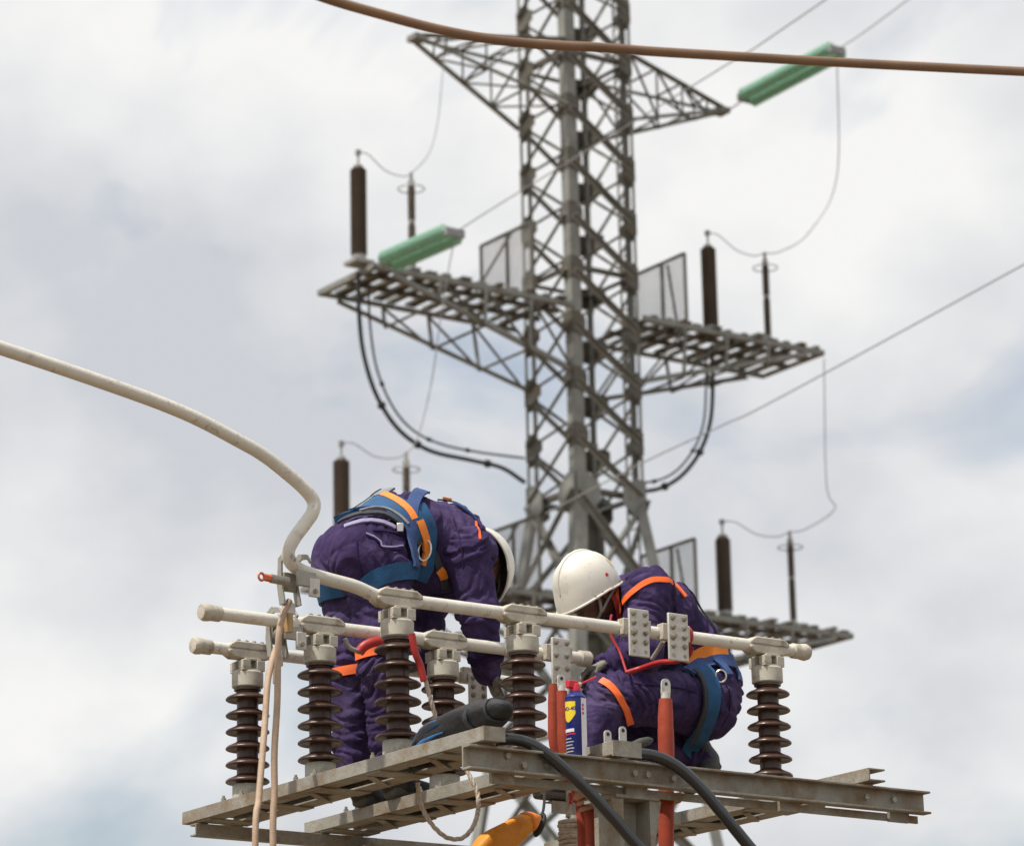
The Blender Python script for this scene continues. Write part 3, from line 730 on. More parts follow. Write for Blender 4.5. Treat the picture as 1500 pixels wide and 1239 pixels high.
# ================================================================== EARTHING CLAMPS AND LEADS
def earth_clamp(c, label, screw_dir, sc=1.0):
    """c is a point on the busbar axis that the jaw grips"""
    t = thing('earthing_clamp', c, label, 'clamp', 'earthing clamps on the busbars')
    R1 = V; DZ = -ZV
    for s_ in (-1, 1):
        q = c - U * 0.0 + R1 * (0.030 * s_)
        # hooked side plate
        prof = [(-0.060, 0.045), (-0.025, 0.062), (0.030, 0.050), (0.060, 0.020), (0.052, 0.010), (0.034, 0.030), (-0.005, 0.036), (-0.036, 0.028), (-0.036, -0.030), (-0.030, -0.075), (-0.012, -0.135), (-0.050, -0.135), (-0.068, -0.06)]
        MB().prism([q + U * (x * sc) * -1 + ZV * (z * sc) for x, z in prof], R1 * (0.008 * s_)).build('jaw_plate', 'clamp_grey', t, bevel=0.001)
    MB().box(c + U * 0.045 - ZV * 0.045, R1 * 0.0285, U * 0.012, ZV * 0.035).build('clamp_block', 'clamp_grey', t, bevel=0.003)
    MB().box(c - U * 0.03 - ZV * 0.045 + R1 * 0.03, R1 * 0.04, U * 0.008, ZV * 0.028).build('contact_jaw', 'clamp_grey', t, bevel=0.003)
    MB().box(c - U * 0.035 - ZV * 0.075 + R1 * 0.062, R1 * 0.022, U * 0.007, ZV * 0.035).build('terminal_tab', 'plate_alloy', t, bevel=0.003)
    MB().lathe([(0.010, 0), (0.010, 0.008), (0.006, 0.008), (0.006, 0.012)], c - U * 0.042 - ZV * 0.09 + R1 * 0.062, -U, 6).build('bolt', 'bolt_steel', t)
    a = c + R1 * -0.03 - ZV * 0.055
    e = screw_dir.normalized()
    MB().tube([a, a + e * 0.075], 0.017, 14).build('screw_barrel', 'clamp_grey', t)
    MB().tube([a + e * 0.075, a + e * 0.10], 0.014, 6).build('screw_nut', 'clamp_screw', t)
    ring = [a + e * (0.115 + 0.012 * sin(q)) + ZV * (0.014 * cos(q)) for q in [2 * pi * k / 14 for k in range(15)]]
    MB().tube(ring, 0.005, 6).build('screw_eye', 'clamp_screw', t)
    MB().box(c - ZV * 0.145 + U * 0.045, R1 * 0.022, U * 0.014, ZV * 0.022).build('cable_lug', 'plate_alloy', t, bevel=0.003)
    MB().tube([c + U * 0.045 - ZV * 0.165, c + U * 0.045 - ZV * 0.235], 0.016, 10).build('ferrule', 'brass', t)
    return c + U * 0.045 - ZV * 0.20
e1 = earth_clamp(on_u(432, 832, -0.04), 'grey earthing clamp hooked on the bend of the front busbar', -V + ZV * 0.05)
e2 = earth_clamp(on_u(414, 911, 0.555), 'grey earthing clamp hooked on the straight middle busbar', -V * 0.3 - U + ZV * 0.05)
def lead(px, us, label):
    n = len(px)
    pts = [on_u(x, y, us[0] + (us[1] - us[0]) * i / (n - 1)) for i, (x, y) in enumerate(px)]
    q = pts[-1].copy(); pts += [q - ZV * 0.9 - U * 0.02, Vector((q.x + 0.05, q.y - 0.05, 0.6)), Vector((q.x + 0.3, q.y - 0.1, 0.012))]
    wire('earth_lead', pts, 0.0125, 'earth_braid', label, 'cable', 'braided earth leads', n=10)
lead([(424, 880), (416, 896), (409, 925), (407, 970), (406, 1030), (402, 1100), (402, 1160), (400, 1240)], (-0.0, -0.12), 'tan braided earth lead hanging from the clamp on the front busbar')
lead([(404, 950), (398, 970), (392, 1000), (388, 1060), (384, 1110), (379, 1170), (374, 1240)], (0.5, 0.10), 'tan braided earth lead hanging from the clamp on the middle busbar')

# ================================================================== CABLES, SLEEVES AND TOOLS ON THE FRAME
def pcable(px, us, label):
    n = len(px)
    pts = [on_u(x, y, us[0] + (us[1] - us[0]) * i / (n - 1)) for i, (x, y) in enumerate(px)]
    q = pts[-1].copy()
    e_ = (pts[-1] - pts[-2]); pts += [q + e_ * 1.2, q + e_ * 2.3 - ZV * 0.12, q + e_ * 3.2 - ZV * 0.5, Vector((q.x + e_.x * 3.6, q.y + e_.y * 3.6, 1.6)), Vector((q.x + e_.x * 3.7, q.y + e_.y * 3.7, -0.05))]
    wire('power_cable', pts, 0.0225, 'rubber', label, 'cable', 'black power cables curving off the frame', n=18)
pcable([(727, 1084), (752, 1083), (778, 1090), (806, 1108), (836, 1134), (870, 1167), (904, 1204), (935, 1240)], (-0.62, -0.80), 'black power cable curving down in front of the steel column from the corner bracket')
pcable([(921, 1104), (948, 1105), (975, 1113), (1003, 1131), (1032, 1160), (1062, 1196), (1098, 1240)], (-0.66, -0.82), 'black power cable curving down from under the lug plates, beside the orange sleeve')

def sleeve(px, u, rad, label, skirts=(), luglen=0.05, open_end=False):
    pts = spline([on_u(x, y, u) for x, y in px], 8)
    t = thing('cable_sleeve', pts[-1], label, 'cable sleeve', 'orange red heat-shrink cable sleeves')
    n = len(pts)
    rs = [rad * (0.86 + 0.14 * min(1, i / (n * 0.12))) * (1.0 + 0.05 * (1 if 0.2 < i / n < 0.45 else 0)) for i in range(n)]
    MB().tube(pts, rs, 16).build('sleeve', 'heatshrink', t)
    if luglen:
        d = (pts[0] - pts[1]).normalized(); p = pts[0]; w2 = rad * 0.72
        MB().tube([p - d * 0.01, p + d * luglen * 0.5], rad * 0.62, 12).build('lug_barrel', 'plate_alloy', t)
        q = p + d * luglen * 0.45; nn = 10
        poly = [q - V * w2, q + V * w2] + [q + d * luglen * 0.75 + V * (w2 * cos(a)) + d * (w2 * sin(a)) for a in [pi * k / nn for k in range(nn + 1)]]
        pm = MB().prism([x + U * 0.003 for x in poly], -U * 0.006)
        pm.lathe([(0.007, 0), (0.007, 0.0045)], q + d * luglen * 0.75, -U, 12, 1)
        pm.build('lug_palm', ['plate_alloy', 'black_plastic'], t)
    for f in skirts:
        i = min(int(f * (n - 2)), n - 2); d = (pts[i] - pts[i + 1]).normalized()
        MB().lathe([(rad * 1.02, 0.012), (rad * 1.25, 0.010), (rad * 2.0, -0.010), (rad * 1.95, -0.014), (rad * 1.0, -0.006)], pts[i], d, 22).build('skirt', 'skirt_red', t, ang=60)
    q = pts[-1]
    MB().tube(spline([q + (pts[-2] - q) * 0.3, q - ZV * 0.6, Vector((q.x, q.y, 0.8)), Vector((q.x + 0.05, q.y, -0.05))], 6), rad * 0.8, 12).build('cable_tail', 'rubber', t)
sleeve([(975, 1024), (975, 1060), (976, 1100), (976, 1150), (976, 1200), (976, 1260), (977, 1330)], -0.42, 0.0295, 'orange red cable sleeve with an empty lug standing before the crouching worker\'s thigh', (0.585,))
sleeve([(823, 1012), (825, 1050), (827, 1095), (838, 1135), (858, 1165), (866, 1200), (868, 1260), (868, 1330)], -0.36, 0.0235, 'orange red cable sleeve overlapping the blue spray can', (0.55, 0.61, 0.67), 0.04)
sleeve([(810, 1002), (810, 1040), (812, 1090), (826, 1130), (846, 1160), (852, 1200), (854, 1260)], -0.24, 0.019, 'darker red cable sleeve squeezed between a ribbed insulator and another sleeve', (), 0.0)

# spray can -------------------------------------------------------------
canp = W(-0.63, 0.372, -0.061)
canp = canp + (on_u(845, 1102, -0.63) - canp).dot(V) * V
ct = thing('spray_can', canp, 'blue and yellow spray can with red nozzle standing on the front beam', 'spray can')
CR, CH = 0.0385, 0.226
MB().lathe([(CR - 0.002, 0), (CR, 0.003), (CR, CH)], canp, n=40).build('can_body', 'can_blue', ct)
MB().lathe([(CR + 0.0012, -0.002), (CR + 0.0016, 0.002), (CR - 0.001, 0.006), (CR * 0.92, 0.008), (CR * 0.70, 0.018), (CR * 0.6, 0.020), (CR * 0.6, 0.024), (CR * 0.3, 0.026)], canp + ZV * CH, n=40).build('can_shoulder', 'can_blue', ct)
nz_ = canp + ZV * (CH + 0.020)
MB().lathe([(0.020, 0), (0.021, 0.012), (0.016, 0.034), (0.010, 0.036)], nz_, n=18).box(nz_ + ZV * 0.030 - V * 0.014, V * 0.022, U * 0.012, ZV * 0.014).build('nozzle', 'can_red', ct, bevel=0.003)
st0 = nz_ + ZV * 0.03 + V * 0.012
MB().tube([st0, st0 + V * 0.085 + ZV * 0.040], 0.0035, 8).build('straw', 'can_red', ct)
MB().tube([st0 - V * 0.03, st0 + V * 0.012 + ZV * 0.004], 0.009, 8).build('straw_holder', 'plate_alloy', ct)
toc = (CAM - canp); toc.z = 0; toc.normalize(); tos = ZV.cross(toc)     # label faces the way the can is turned
turn = radians(38); lf = toc * cos(turn) + tos * sin(turn) * -1; ls = ZV.cross(lf)
def wrapp(x, z, off): 
    a = x / CR; return canp + (lf * cos(a) + ls * sin(a)) * (CR + off) + ZV * z
def wrap_strip(x0, x1, z0, z1, off, mname, name, par):
    n = max(2, int(abs(x1 - x0) / 0.004)); m_ = MB()
    vs = []
    for i in range(n + 1):
        x = x0 + (x1 - x0) * i / n; vs += [wrapp(x, z0, off), wrapp(x, z1, off)]
    m_.add(vs, [(2 * i, 2 * i + 2, 2 * i + 3, 2 * i + 1) for i in range(n)])
    return m_.build(name, mname, par)
lb = MB(); n = 16; vs = []                      # yellow shield
for i in range(n + 1):
    x = -0.034 + 0.058 * i / n; f = (x - -0.005) / 0.029
    zt_ = 0.210 - 0.002 * f; zb_ = 0.132 + 0.030 * abs(f) ** 1.6
    vs += [wrapp(x, zb_, 0.0006), wrapp(x, zt_, 0.0006)]
lb.add(vs, [(2 * i, 2 * i + 2, 2 * i + 3, 2 * i + 1) for i in range(n)])
shield = lb.build('label_shield', 'can_yellow', ct)
wrap_strip(0.046, 0.080, 0.004, CH - 0.004, 0.0006, 'can_white', 'label_panel', ct)
for z_ in (0.190, 0.176, 0.160): wrap_strip(0.050, 0.058, z_, z_ + 0.010, 0.0011, 'can_red', 'label_print', ct)
wrap_strip(-0.030, 0.018, 0.096, 0.108, 0.0006, 'can_white', 'label_print', ct)
wrap_strip(-0.030, 0.022, 0.086, 0.091, 0.0006, 'can_red', 'label_print', ct)
for k, (z_, l_) in enumerate(((0.070, 0.022), (0.058, 0.027), (0.046, 0.024), (0.034, 0.028), (0.022, 0.026))):
    wrap_strip(-0.026, -0.026 + l_ * 1.5, z_, z_ + 0.0036, 0.0006, 'plate_alloy', 'label_print', ct)
def text_on_can(txt, size, x0, z0, mname, par):
    cu = bpy.data.curves.new('t', 'FONT'); cu.body = txt; cu.size = size; cu.align_x = 'CENTER'; cu.offset = size * 0.03; cu.resolution_u = 3
    ob = bpy.data.objects.new('t', cu); COL.objects.link(ob)
    me = bpy.data.meshes.new_from_object(ob.evaluated_get(bpy.context.evaluated_depsgraph_get()))
    m_ = MB(); m_.add([wrapp(x0 + v.co.x, z0 + v.co.y, 0.0012) for v in me.vertices], [tuple(p.vertices) for p in me.polygons])
    bpy.data.objects.remove(ob); bpy.data.curves.remove(cu); bpy.data.meshes.remove(me)
    m_.build('label_lettering', mname, par)
text_on_can('WD-40', 0.0195, -0.005, 0.176, 'can_blue', ct)

# black and blue pouch on the corner of the frame -----------------------------
def blob_tube(pts, ra, rb, side, n=16, wob=0.0):        # elliptical loft
    m_ = MB(); k = len(pts); vs = []
    for i in range(k):
        d = (pts[min(i + 1, k - 1)] - pts[max(i - 1, 0)]).normalized()
        x = (side - d * side.dot(d)).normalized(); y = d.cross(x)
        for j in range(n):
            a = 2 * pi * j / n; ca, sa = cos(a), sin(a)
            e = 0.75; wf = 1 + wob * noise.noise(pts[i] * 14 + Vector((ca, sa, 0)) * 1.5) * 1.6
            vs.append(pts[i] + x * (math.copysign(abs(ca) ** e, ca) * ra[i] * wf) + y * (math.copysign(abs(sa) ** e, sa) * rb[i] * wf))
    m_.add(vs, [(i * n + j, i * n + (j + 1) % n, (i + 1) * n + (j + 1) % n, (i + 1) * n + j) for i in range(k - 1) for j in range(n)] + [tuple(range(n - 1, -1, -1)), tuple(range((k - 1) * n, k * n))])
    return m_
pp = [W(u_, -0.005, z_) for u_, z_ in ((-0.13, 0.022), (-0.18, 0.030), (-0.26, 0.048), (-0.38, 0.058), (-0.50, 0.062), (-0.61, 0.078), (-0.70, 0.085), (-0.735, 0.085))]
pouch = thing('tool_pouch', W(-0.45, 0, 0.0), 'black pouch with a blue stripe lying on the corner of the frame', 'tool pouch')
po = blob_tube(pp, [0.028, 0.05, 0.075, 0.085, 0.085, 0.075, 0.05, 0.02], [0.020, 0.030, 0.044, 0.052, 0.056, 0.052, 0.036, 0.012], V, 16, 0.28).build('pouch_body', 'bag_black', pouch, ang=80)
ss = po.modifiers.new('sub', 'SUBSURF'); ss.levels = 1; ss.render_levels = 2
for z_, l0, l1, h_ in ((0.016, 0.15, 0.50, 0.030), (-0.028, 0.13, 0.42, 0.018)):
    pts_ = []
    m_ = MB(); vs = []; n = 14
    for i in range(n + 1):
        f = i / n; u_ = -l0 - (l1 - l0) * f
        base = np.interp(-u_, [0.13, 0.18, 0.26, 0.38, 0.50, 0.61, 0.70], [0.022, 0.030, 0.048, 0.058, 0.062, 0.078, 0.085])
        ra = np.interp(-u_, [0.13, 0.18, 0.26, 0.38, 0.50, 0.61, 0.70], [0.028, 0.05, 0.075, 0.085, 0.085, 0.075, 0.05])
        hh = h_ * (0.35 + 0.65 * sin(pi * min(1, f * 1.1)))
        for s_ in (0.5, -0.5):
            vs.append(W(u_, -0.005 - ra * 0.89, base + z_ * (0.4 + 0.6 * min(1, f * 2.5)) + hh * s_))
    m_.add(vs, [(2 * i, 2 * i + 1, 2 * i + 3, 2 * i + 2) for i in range(n)])
    so = m_.build('blue_panel', 'bag_blue', pouch, ang=80)
    sm_ = so.modifiers.new('thick', 'SOLIDIFY'); sm_.thickness = 0.006; sm_.offset = 0
for u_, hw in ((-0.565, 0.012), (-0.665, 0.006)):
    bz = float(np.interp(-u_, [0.13, 0.18, 0.26, 0.38, 0.50, 0.61, 0.70], [0.022, 0.030, 0.048, 0.058, 0.062, 0.078, 0.085]))
    ra_ = float(np.interp(-u_, [0.50, 0.61, 0.70], [0.085, 0.075, 0.05])); rb_ = float(np.interp(-u_, [0.50, 0.61, 0.70], [0.056, 0.052, 0.036]))
    rg_ = []
    for k in range(25):
        a = 2 * pi * k / 24; ca, sa = cos(a), sin(a)
        rg_.append(W(u_, -0.005 + math.copysign(abs(ca) ** 0.85, ca) * (ra_ + 0.002), bz + math.copysign(abs(sa) ** 0.85, sa) * (rb_ + 0.002)))
    mm = MB(); vs = []
    for p_ in rg_: vs += [p_ - U * hw, p_ + U * hw]
    mm.add(vs, [(2 * i, 2 * i + 1, 2 * i + 3, 2 * i + 2) for i in range(24)])
    so = mm.build('pouch_webbing', 'web_dark', pouch, ang=80)
    sm_ = so.modifiers.new('thick', 'SOLIDIFY'); sm_.thickness = 0.004
cpx = [(611, 1083), (606, 1090), (603, 1102), (604, 1115), (600, 1130)]
MB().tube(spline([on_u(x, y, -0.22 + 0.02 * i) - V * 0.0 for i, (x, y) in enumerate(cpx)], 5), 0.0075, 8).build('pouch_strap', 'bag_black', pouch)
# spanner head behind the lugs
sp0 = on_u(915, 1096, -0.50); sp1 = on_u(955, 1083, -0.50)
tg = blob_tube([sp0.lerp(sp1, f) for f in (0, 0.3, 0.6, 0.85, 1.0)], [0.010, 0.018, 0.022, 0.02, 0.008], [0.010, 0.016, 0.020, 0.016, 0.006], U).build('tool_grip', 'bag_dark', org=sp0, ang=80)
tag(tg, 'dark tool grip lying behind the lug plates on the front beam', 'tool')

# ropes -------------------------------------------------------------------
def rope(pts, r, label, cat='rope', matn='rope', extra=None, strands=3):
    sp = spline(pts, 14); t = thing('rope', sp[0], label, cat)
    L = 0; ang = [0]
    for i in range(1, len(sp)): L += (sp[i] - sp[i - 1]).length; ang.append(L / (r * 5.2) * 2 * pi / 2)
    for s_ in range(strands):
        x = None; q = []
        for i, p in enumerate(sp):
            d = (sp[min(i + 1, len(sp) - 1)] - sp[max(i - 1, 0)]).normalized()
            x = (x - d * x.dot(d)).normalized() if x is not None else d.orthogonal().normalized()
            y = d.cross(x); a = ang[i] + 2 * pi * s_ / strands
            q.append(p + (x * cos(a) + y * sin(a)) * r * 0.5)
        MB().tube(q, r * 0.62, 7).build('strand', matn, t)
    return t
def fine(pts, step=0.012):
    sp = spline(pts, 30); outp = [sp[0]]
    for p in sp:
        if (p - outp[-1]).length > step: outp.append(p)
    return outp
def rope2(px, u, r, label, us=None):
    pts = [on_u(x, y, (us[i] if us else u)) for i, (x, y) in enumerate(px)]
    return rope(fine(pts, 0.05), r, label)
rl = rope2([(622, 990), (628, 1015), (635, 1040), (640, 1062), (640, 1090)], 0.0, 0.0085, 'braided lanyard rope with a red grip rising over the black pouch', us=[-0.10, -0.10, -0.10, -0.09, -0.08])
MB().tube(spline([on_u(603, 928, -0.1), on_u(608, 955, -0.1), on_u(616, 975, -0.1), on_u(621, 998, -0.1)], 5), [0.014] * 15 + [0.013], 12).build('red_grip', 'red', rl)
rope2([(612, 1146), (614, 1166), (620, 1186), (632, 1206), (648, 1222), (665, 1229), (682, 1224), (695, 1206), (701, 1180), (699, 1160), (690, 1140), (684, 1128)], 0.0, 0.0085,
      'braided rope loop hanging below the beams under the black pouch', us=[0.10, 0.10, 0.08, 0.06, 0.04, 0.02, 0, 0, 0.05, 0.08, 0.1, 0.12])
rb = rope2([(832, 1140), (833, 1160), (833, 1185), (832, 1205)], 0.0, 0.010, 'wound tan rope bundle hanging under the front beam', us=[0.02] * 4)
for k in range(9):
    c = on_u(834, 1203 + k * 6.2, 0.02); rr = 0.036 + 0.003 * sin(k * 2.1)
    ring = [c + (U * cos(a) + V * sin(a)) * rr + ZV * 0.004 * sin(a + k) for a in [2 * pi * j / 20 for j in range(21)]]
    MB().tube(ring, 0.0095, 8).build('rope_turn', 'rope', rb)
MB().tube(spline([on_u(836, 1160, 0.0), on_u(838, 1168, 0.0), on_u(836, 1176, 0.0)], 5), 0.008, 8).build('red_knot', 'red', rb)

# orange bag and dark pouch hung under the beams --------------------------------
ob_ = [on_u(x, y, 0.25) for x, y in ((792, 1196), (778, 1200), (757, 1212), (738, 1226), (715, 1245), (690, 1262))]
bo = thing('orange_bag', ob_[2], 'bright orange fabric bag hanging low under the beams', 'bag')
q = blob_tube(ob_, [0.014, 0.040, 0.055, 0.06, 0.06, 0.03], [0.010, 0.030, 0.046, 0.060, 0.070, 0.04], U, 16, 0.35).build('bag_body', 'bag_orange', bo, ang=80)
ss = q.modifiers.new('sub', 'SUBSURF'); ss.levels = 1; ss.render_levels = 2
bt_ = blob_tube([on_u(x, y, 0.27) for x, y in ((797, 1190), (793, 1200), (788, 1214), (784, 1226))], [0.01, 0.03, 0.03, 0.01], [0.008, 0.022, 0.02, 0.008], U, 12, 0.3).build('bag_base', 'bag_black', bo, ang=80)
ss = bt_.modifiers.new('sub', 'SUBSURF'); ss.levels = 1; ss.render_levels = 2
MB().tube(spline([ob_[0], on_u(796, 1185, 0.28), on_u(798, 1160, 0.34), on_u(797, 1140, 0.40)], 5), 0.006, 8).build('bag_cord', 'black_plastic', bo)
lb_ = blob_tube([on_u(x, y, 0.25) for x, y in ((786, 1197), (775, 1202), (768, 1206))], [0.030, 0.046, 0.054], [0.022, 0.038, 0.044], U, 16, 0.25)
lo_ = lb_.build('bag_flap', 'orange', bo, ang=80)
ss = lo_.modifiers.new('sub', 'SUBSURF'); ss.levels = 1; ss.render_levels = 2

# ================================================================== PEOPLE
class SDF:
    def __init__(s): s.p = []
    def cap(s, a, b, ra, rb, mi=0, k=0.05, flat=None, g=0): s.p.append(('c', Vector(a), Vector(b), ra, rb, mi, k, flat, g))
    def ell(s, c, R, ax, mi=0, k=0.05, g=0): s.p.append(('e', Vector(c), ax, R, max(R), mi, k, None, g))
    def mesh(s, h):
        lo = np.full(3, 1e9); hi = np.full(3, -1e9)
        bb = []
        for p in s.p:
            if p[0] == 'c':
                f = p[7][1] if p[7] else 1
                r = max(p[3], p[4]) * max(1, f); q = np.array([p[1], p[2]])
                a, b = q.min(0) - r, q.max(0) + r
            else:
                a, b = np.array(p[1]) - p[4], np.array(p[1]) + p[4]
            bb.append((a, b)); lo = np.minimum(lo, a); hi = np.maximum(hi, b)
        lo -= 3 * h; hi += 3 * h
        n = np.ceil((hi - lo) / h).astype(int) + 1
        groups = sorted(set(p[8] for p in s.p))
        best = np.full(n, 9.0, np.float32); who = np.zeros(n, np.int16)
        total = np.full(n, 9.0, np.float32)
        for gsel in groups:
            acc = np.full(n, 9.0, np.float32)
            for idx, p in enumerate(s.p):
                if p[8] != gsel: continue
                mg = p[6] + 4 * h
                i0 = np.maximum(((bb[idx][0] - mg - lo) / h).astype(int), 0); i1 = np.minimum(((bb[idx][1] + mg - lo) / h).astype(int) + 2, n)
                sl = tuple(slice(i0[q], i1[q]) for q in range(3))
                X, Y, Z = np.meshgrid(*[lo[q] + h * np.arange(i0[q], i1[q]) for q in range(3)], indexing='ij')
                if p[0] == 'c':
                    a, b = np.array(p[1]), np.array(p[2]); ab = b - a; L2 = max(ab @ ab, 1e-9)
                    PX, PY, PZ = X - a[0], Y - a[1], Z - a[2]
                    t = np.clip((PX * ab[0] + PY * ab[1] + PZ * ab[2]) / L2, 0, 1)
                    DX, DY, DZ_ = PX - t * ab[0], PY - t * ab[1], PZ - t * ab[2]
                    sc = 1.0
                    if p[7]:
                        fd, ff = p[7]; w_ = DX * fd[0] + DY * fd[1] + DZ_ * fd[2]; e = 1 / ff - 1
                        DX = DX + fd[0] * w_ * e; DY = DY + fd[1] * w_ * e; DZ_ = DZ_ + fd[2] * w_ * e
                    d = np.sqrt(DX * DX + DY * DY + DZ_ * DZ_) - (p[3] + (p[4] - p[3]) * t)
                else:
                    c = np.array(p[1]); q = 0; l1 = 0
                    for axv, rr in zip(p[2], p[3]):
                        w_ = ((X - c[0]) * axv[0] + (Y - c[1]) * axv[1] + (Z - c[2]) * axv[2]); q = q + (w_ / rr) ** 2; l1 = l1 + (w_ / rr ** 2) ** 2
                    q = np.sqrt(q); d = q * (q - 1) / (np.sqrt(l1) + 1e-6)
                d = d.astype(np.float32)
                cur = acc[sl]; k = p[6]
                hh = np.clip(0.5 + 0.5 * (cur - d) / k, 0, 1)
                acc[sl] = cur * (1 - hh) + d * hh - k * hh * (1 - hh)
                bsub = best[sl]; m_ = d < bsub
                bsub[m_] = d[m_]; who[sl][m_] = idx
            total = np.minimum(total, acc)
        # surface nets
        F = total; ins = F < 0
        nx, ny, nz_ = F.shape
        cs = np.zeros((nx - 1, ny - 1, nz_ - 1), np.int8)
        for dx in (0, 1):
            for dy in (0, 1):
                for dz in (0, 1):
                    cs += ins[dx:nx - 1 + dx, dy:ny - 1 + dy, dz:nz_ - 1 + dz]
        act = (cs > 0) & (cs < 8); ci = np.argwhere(act)
        idm = np.full(act.shape, -1, np.int64); idm[act] = np.arange(len(ci))
        acc = np.zeros((len(ci), 3)); cnt = np.zeros(len(ci))
        cor = [(0, 0, 0), (1, 0, 0), (0, 1, 0), (1, 1, 0), (0, 0, 1), (1, 0, 1), (0, 1, 1), (1, 1, 1)]
        for a in range(8):
            for b in range(a + 1, 8):
                df = [cor[b][q] - cor[a][q] for q in range(3)]
                if sum(abs(x) for x in df) != 1: continue
                fa = F[ci[:, 0] + cor[a][0], ci[:, 1] + cor[a][1], ci[:, 2] + cor[a][2]]; fb = F[ci[:, 0] + cor[b][0], ci[:, 1] + cor[b][1], ci[:, 2] + cor[b][2]]
                cr = (fa < 0) != (fb < 0); t = np.where(cr, fa / (fa - fb + 1e-12), 0)
                pos = np.array(cor[a]) + t[:, None] * np.array(df)
                acc[cr] += pos[cr]; cnt[cr] += 1
        vp = lo + h * (ci + acc / cnt[:, None])
        wv = who[ci[:, 0], ci[:, 1], ci[:, 2]]
        quads = []
        for ax in range(3):
            sh = [slice(1, -1)] * 3; sh[ax] = slice(0, -1)
            A = ins[tuple(sh)]; s2 = list(sh); s2[ax] = slice(1, None); B = ins[tuple(s2)]
            e = np.argwhere(A != B)
            if not len(e): continue
            inside_first = A[e[:, 0], e[:, 1], e[:, 2]]
            e = e + np.array([0 if q == ax else 1 for q in range(3)])
            o1, o2 = [(1, 2), (2, 0), (0, 1)][ax]
            def cell(d1, d2):
                c = e.copy(); c[:, o1] -= d1; c[:, o2] -= d2; return idm[c[:, 0], c[:, 1], c[:, 2]]
            Q = np.stack([cell(1, 1), cell(0, 1), cell(0, 0), cell(1, 0)], 1)
            Q[~inside_first] = Q[~inside_first][:, ::-1]
            quads.append(Q)
        Q = np.concatenate(quads); Q = Q[(Q >= 0).all(1)]
        return vp, Q, wv

def make_body(sdf, parent, mats, h=0.0075, fold=0.010, seed=0.0, name='body'):
    vp, Q, wv = sdf.mesh(h)
    org = ORG[parent.name]
    me = bpy.data.meshes.new(name)
    me.from_pydata([tuple(p) for p in vp], [], Q.tolist())
    # a little smoothing, then cloth folds
    e = np.array([ed.vertices[:] for ed in me.edges]); 
    for it in range(2):
        acc = np.zeros_like(vp); cnt = np.zeros(len(vp))
        np.add.at(acc, e[:, 0], vp[e[:, 1]]); np.add.at(acc, e[:, 1], vp[e[:, 0]]); np.add.at(cnt, e[:, 0], 1); np.add.at(cnt, e[:, 1], 1)
        vp = vp * 0.5 + 0.5 * acc / np.maximum(cnt, 1)[:, None]
    me.vertices.foreach_set('co', vp.astype(np.float32).ravel()); me.update()
    nrm = np.empty(len(vp) * 3, np.float32); me.vertices.foreach_get('normal', nrm); nrm = nrm.reshape(-1, 3)
    disp = np.zeros(len(vp))
    for i in range(len(vp)):
        p = sdf.p[wv[i]]
        if p[5] != 0: continue
        P = Vector(vp[i])
        if p[0] == 'c':
            ax = (p[2] - p[1]); L = ax.length; ax = ax / max(L, 1e-6)
            t = max(0, min(1, (P - p[1]).dot(ax) / max(L, 1e-6)))
            endw = 0.55 + 0.75 * (abs(2 * t - 1) ** 1.5)
        else:
            ax = (V * 0.5 + ZV * 0.8).normalized(); endw = 0.65
        al = (P - p[1]).dot(ax); perp = P - p[1] - ax * al
        wp = noise.noise(P * 5 + Vector((seed, 3, 1)))
        q = ax * (al * (20 if p[0] == 'c' else 11) + wp * 2.4) + perp * 6.5 + Vector((seed * 3.1, p[3] if p[0] == 'c' else 0, 0))
        r1_ = min(1, abs(noise.noise(q)) * 2.6) ** 0.75
        q2 = ax * (al * (34 if p[0] == 'c' else 18) + wp * 5 + perp.x * 14) + perp * 11 + Vector((0, seed * 2, 5))
        r2_ = 1 - min(1, abs(noise.noise(q2)) * 2.6) ** 0.7
        r3_ = noise.noise(P * 7 + Vector((seed, 0, 9)))
        disp[i] = fold * endw * (r1_ * 1.15 + r2_ * 0.55 + r3_ * 0.5 - 0.85)
    for it in range(1):
        acc = np.zeros(len(vp)); cnt = np.zeros(len(vp))
        np.add.at(acc, e[:, 0], disp[e[:, 1]]); np.add.at(acc, e[:, 1], disp[e[:, 0]]); np.add.at(cnt, e[:, 0], 1); np.add.at(cnt, e[:, 1], 1)
        disp = disp * 0.5 + 0.5 * acc / np.maximum(cnt, 1)
    bvh = BVHTree.FromPolygons([Vector(p) for p in vp + nrm * np.maximum(disp * 0.35, 0.0)[:, None] + nrm * np.where(disp != 0, 0.004, 0.0)[:, None]], Q.tolist())   # straps bridge the folds
    vp = vp + nrm * disp[:, None]
    me.vertices.foreach_set('co', (vp - np.array(org)).astype(np.float32).ravel()); me.update()
    for mm in mats: me.materials.append(M[mm])
    vm = np.array([sdf.p[k][5] for k in wv])
    fm = np.sort(vm[Q], axis=1)[:, 1]
    me.polygons.foreach_set('material_index', fm.astype(np.int32))
    me.polygons.foreach_set('use_smooth', [True] * len(me.polygons))
    me.update()
    o = bpy.data.objects.new(name, me); COL.objects.link(o); o.parent = parent; ORG[o.name] = org
    return o, bvh

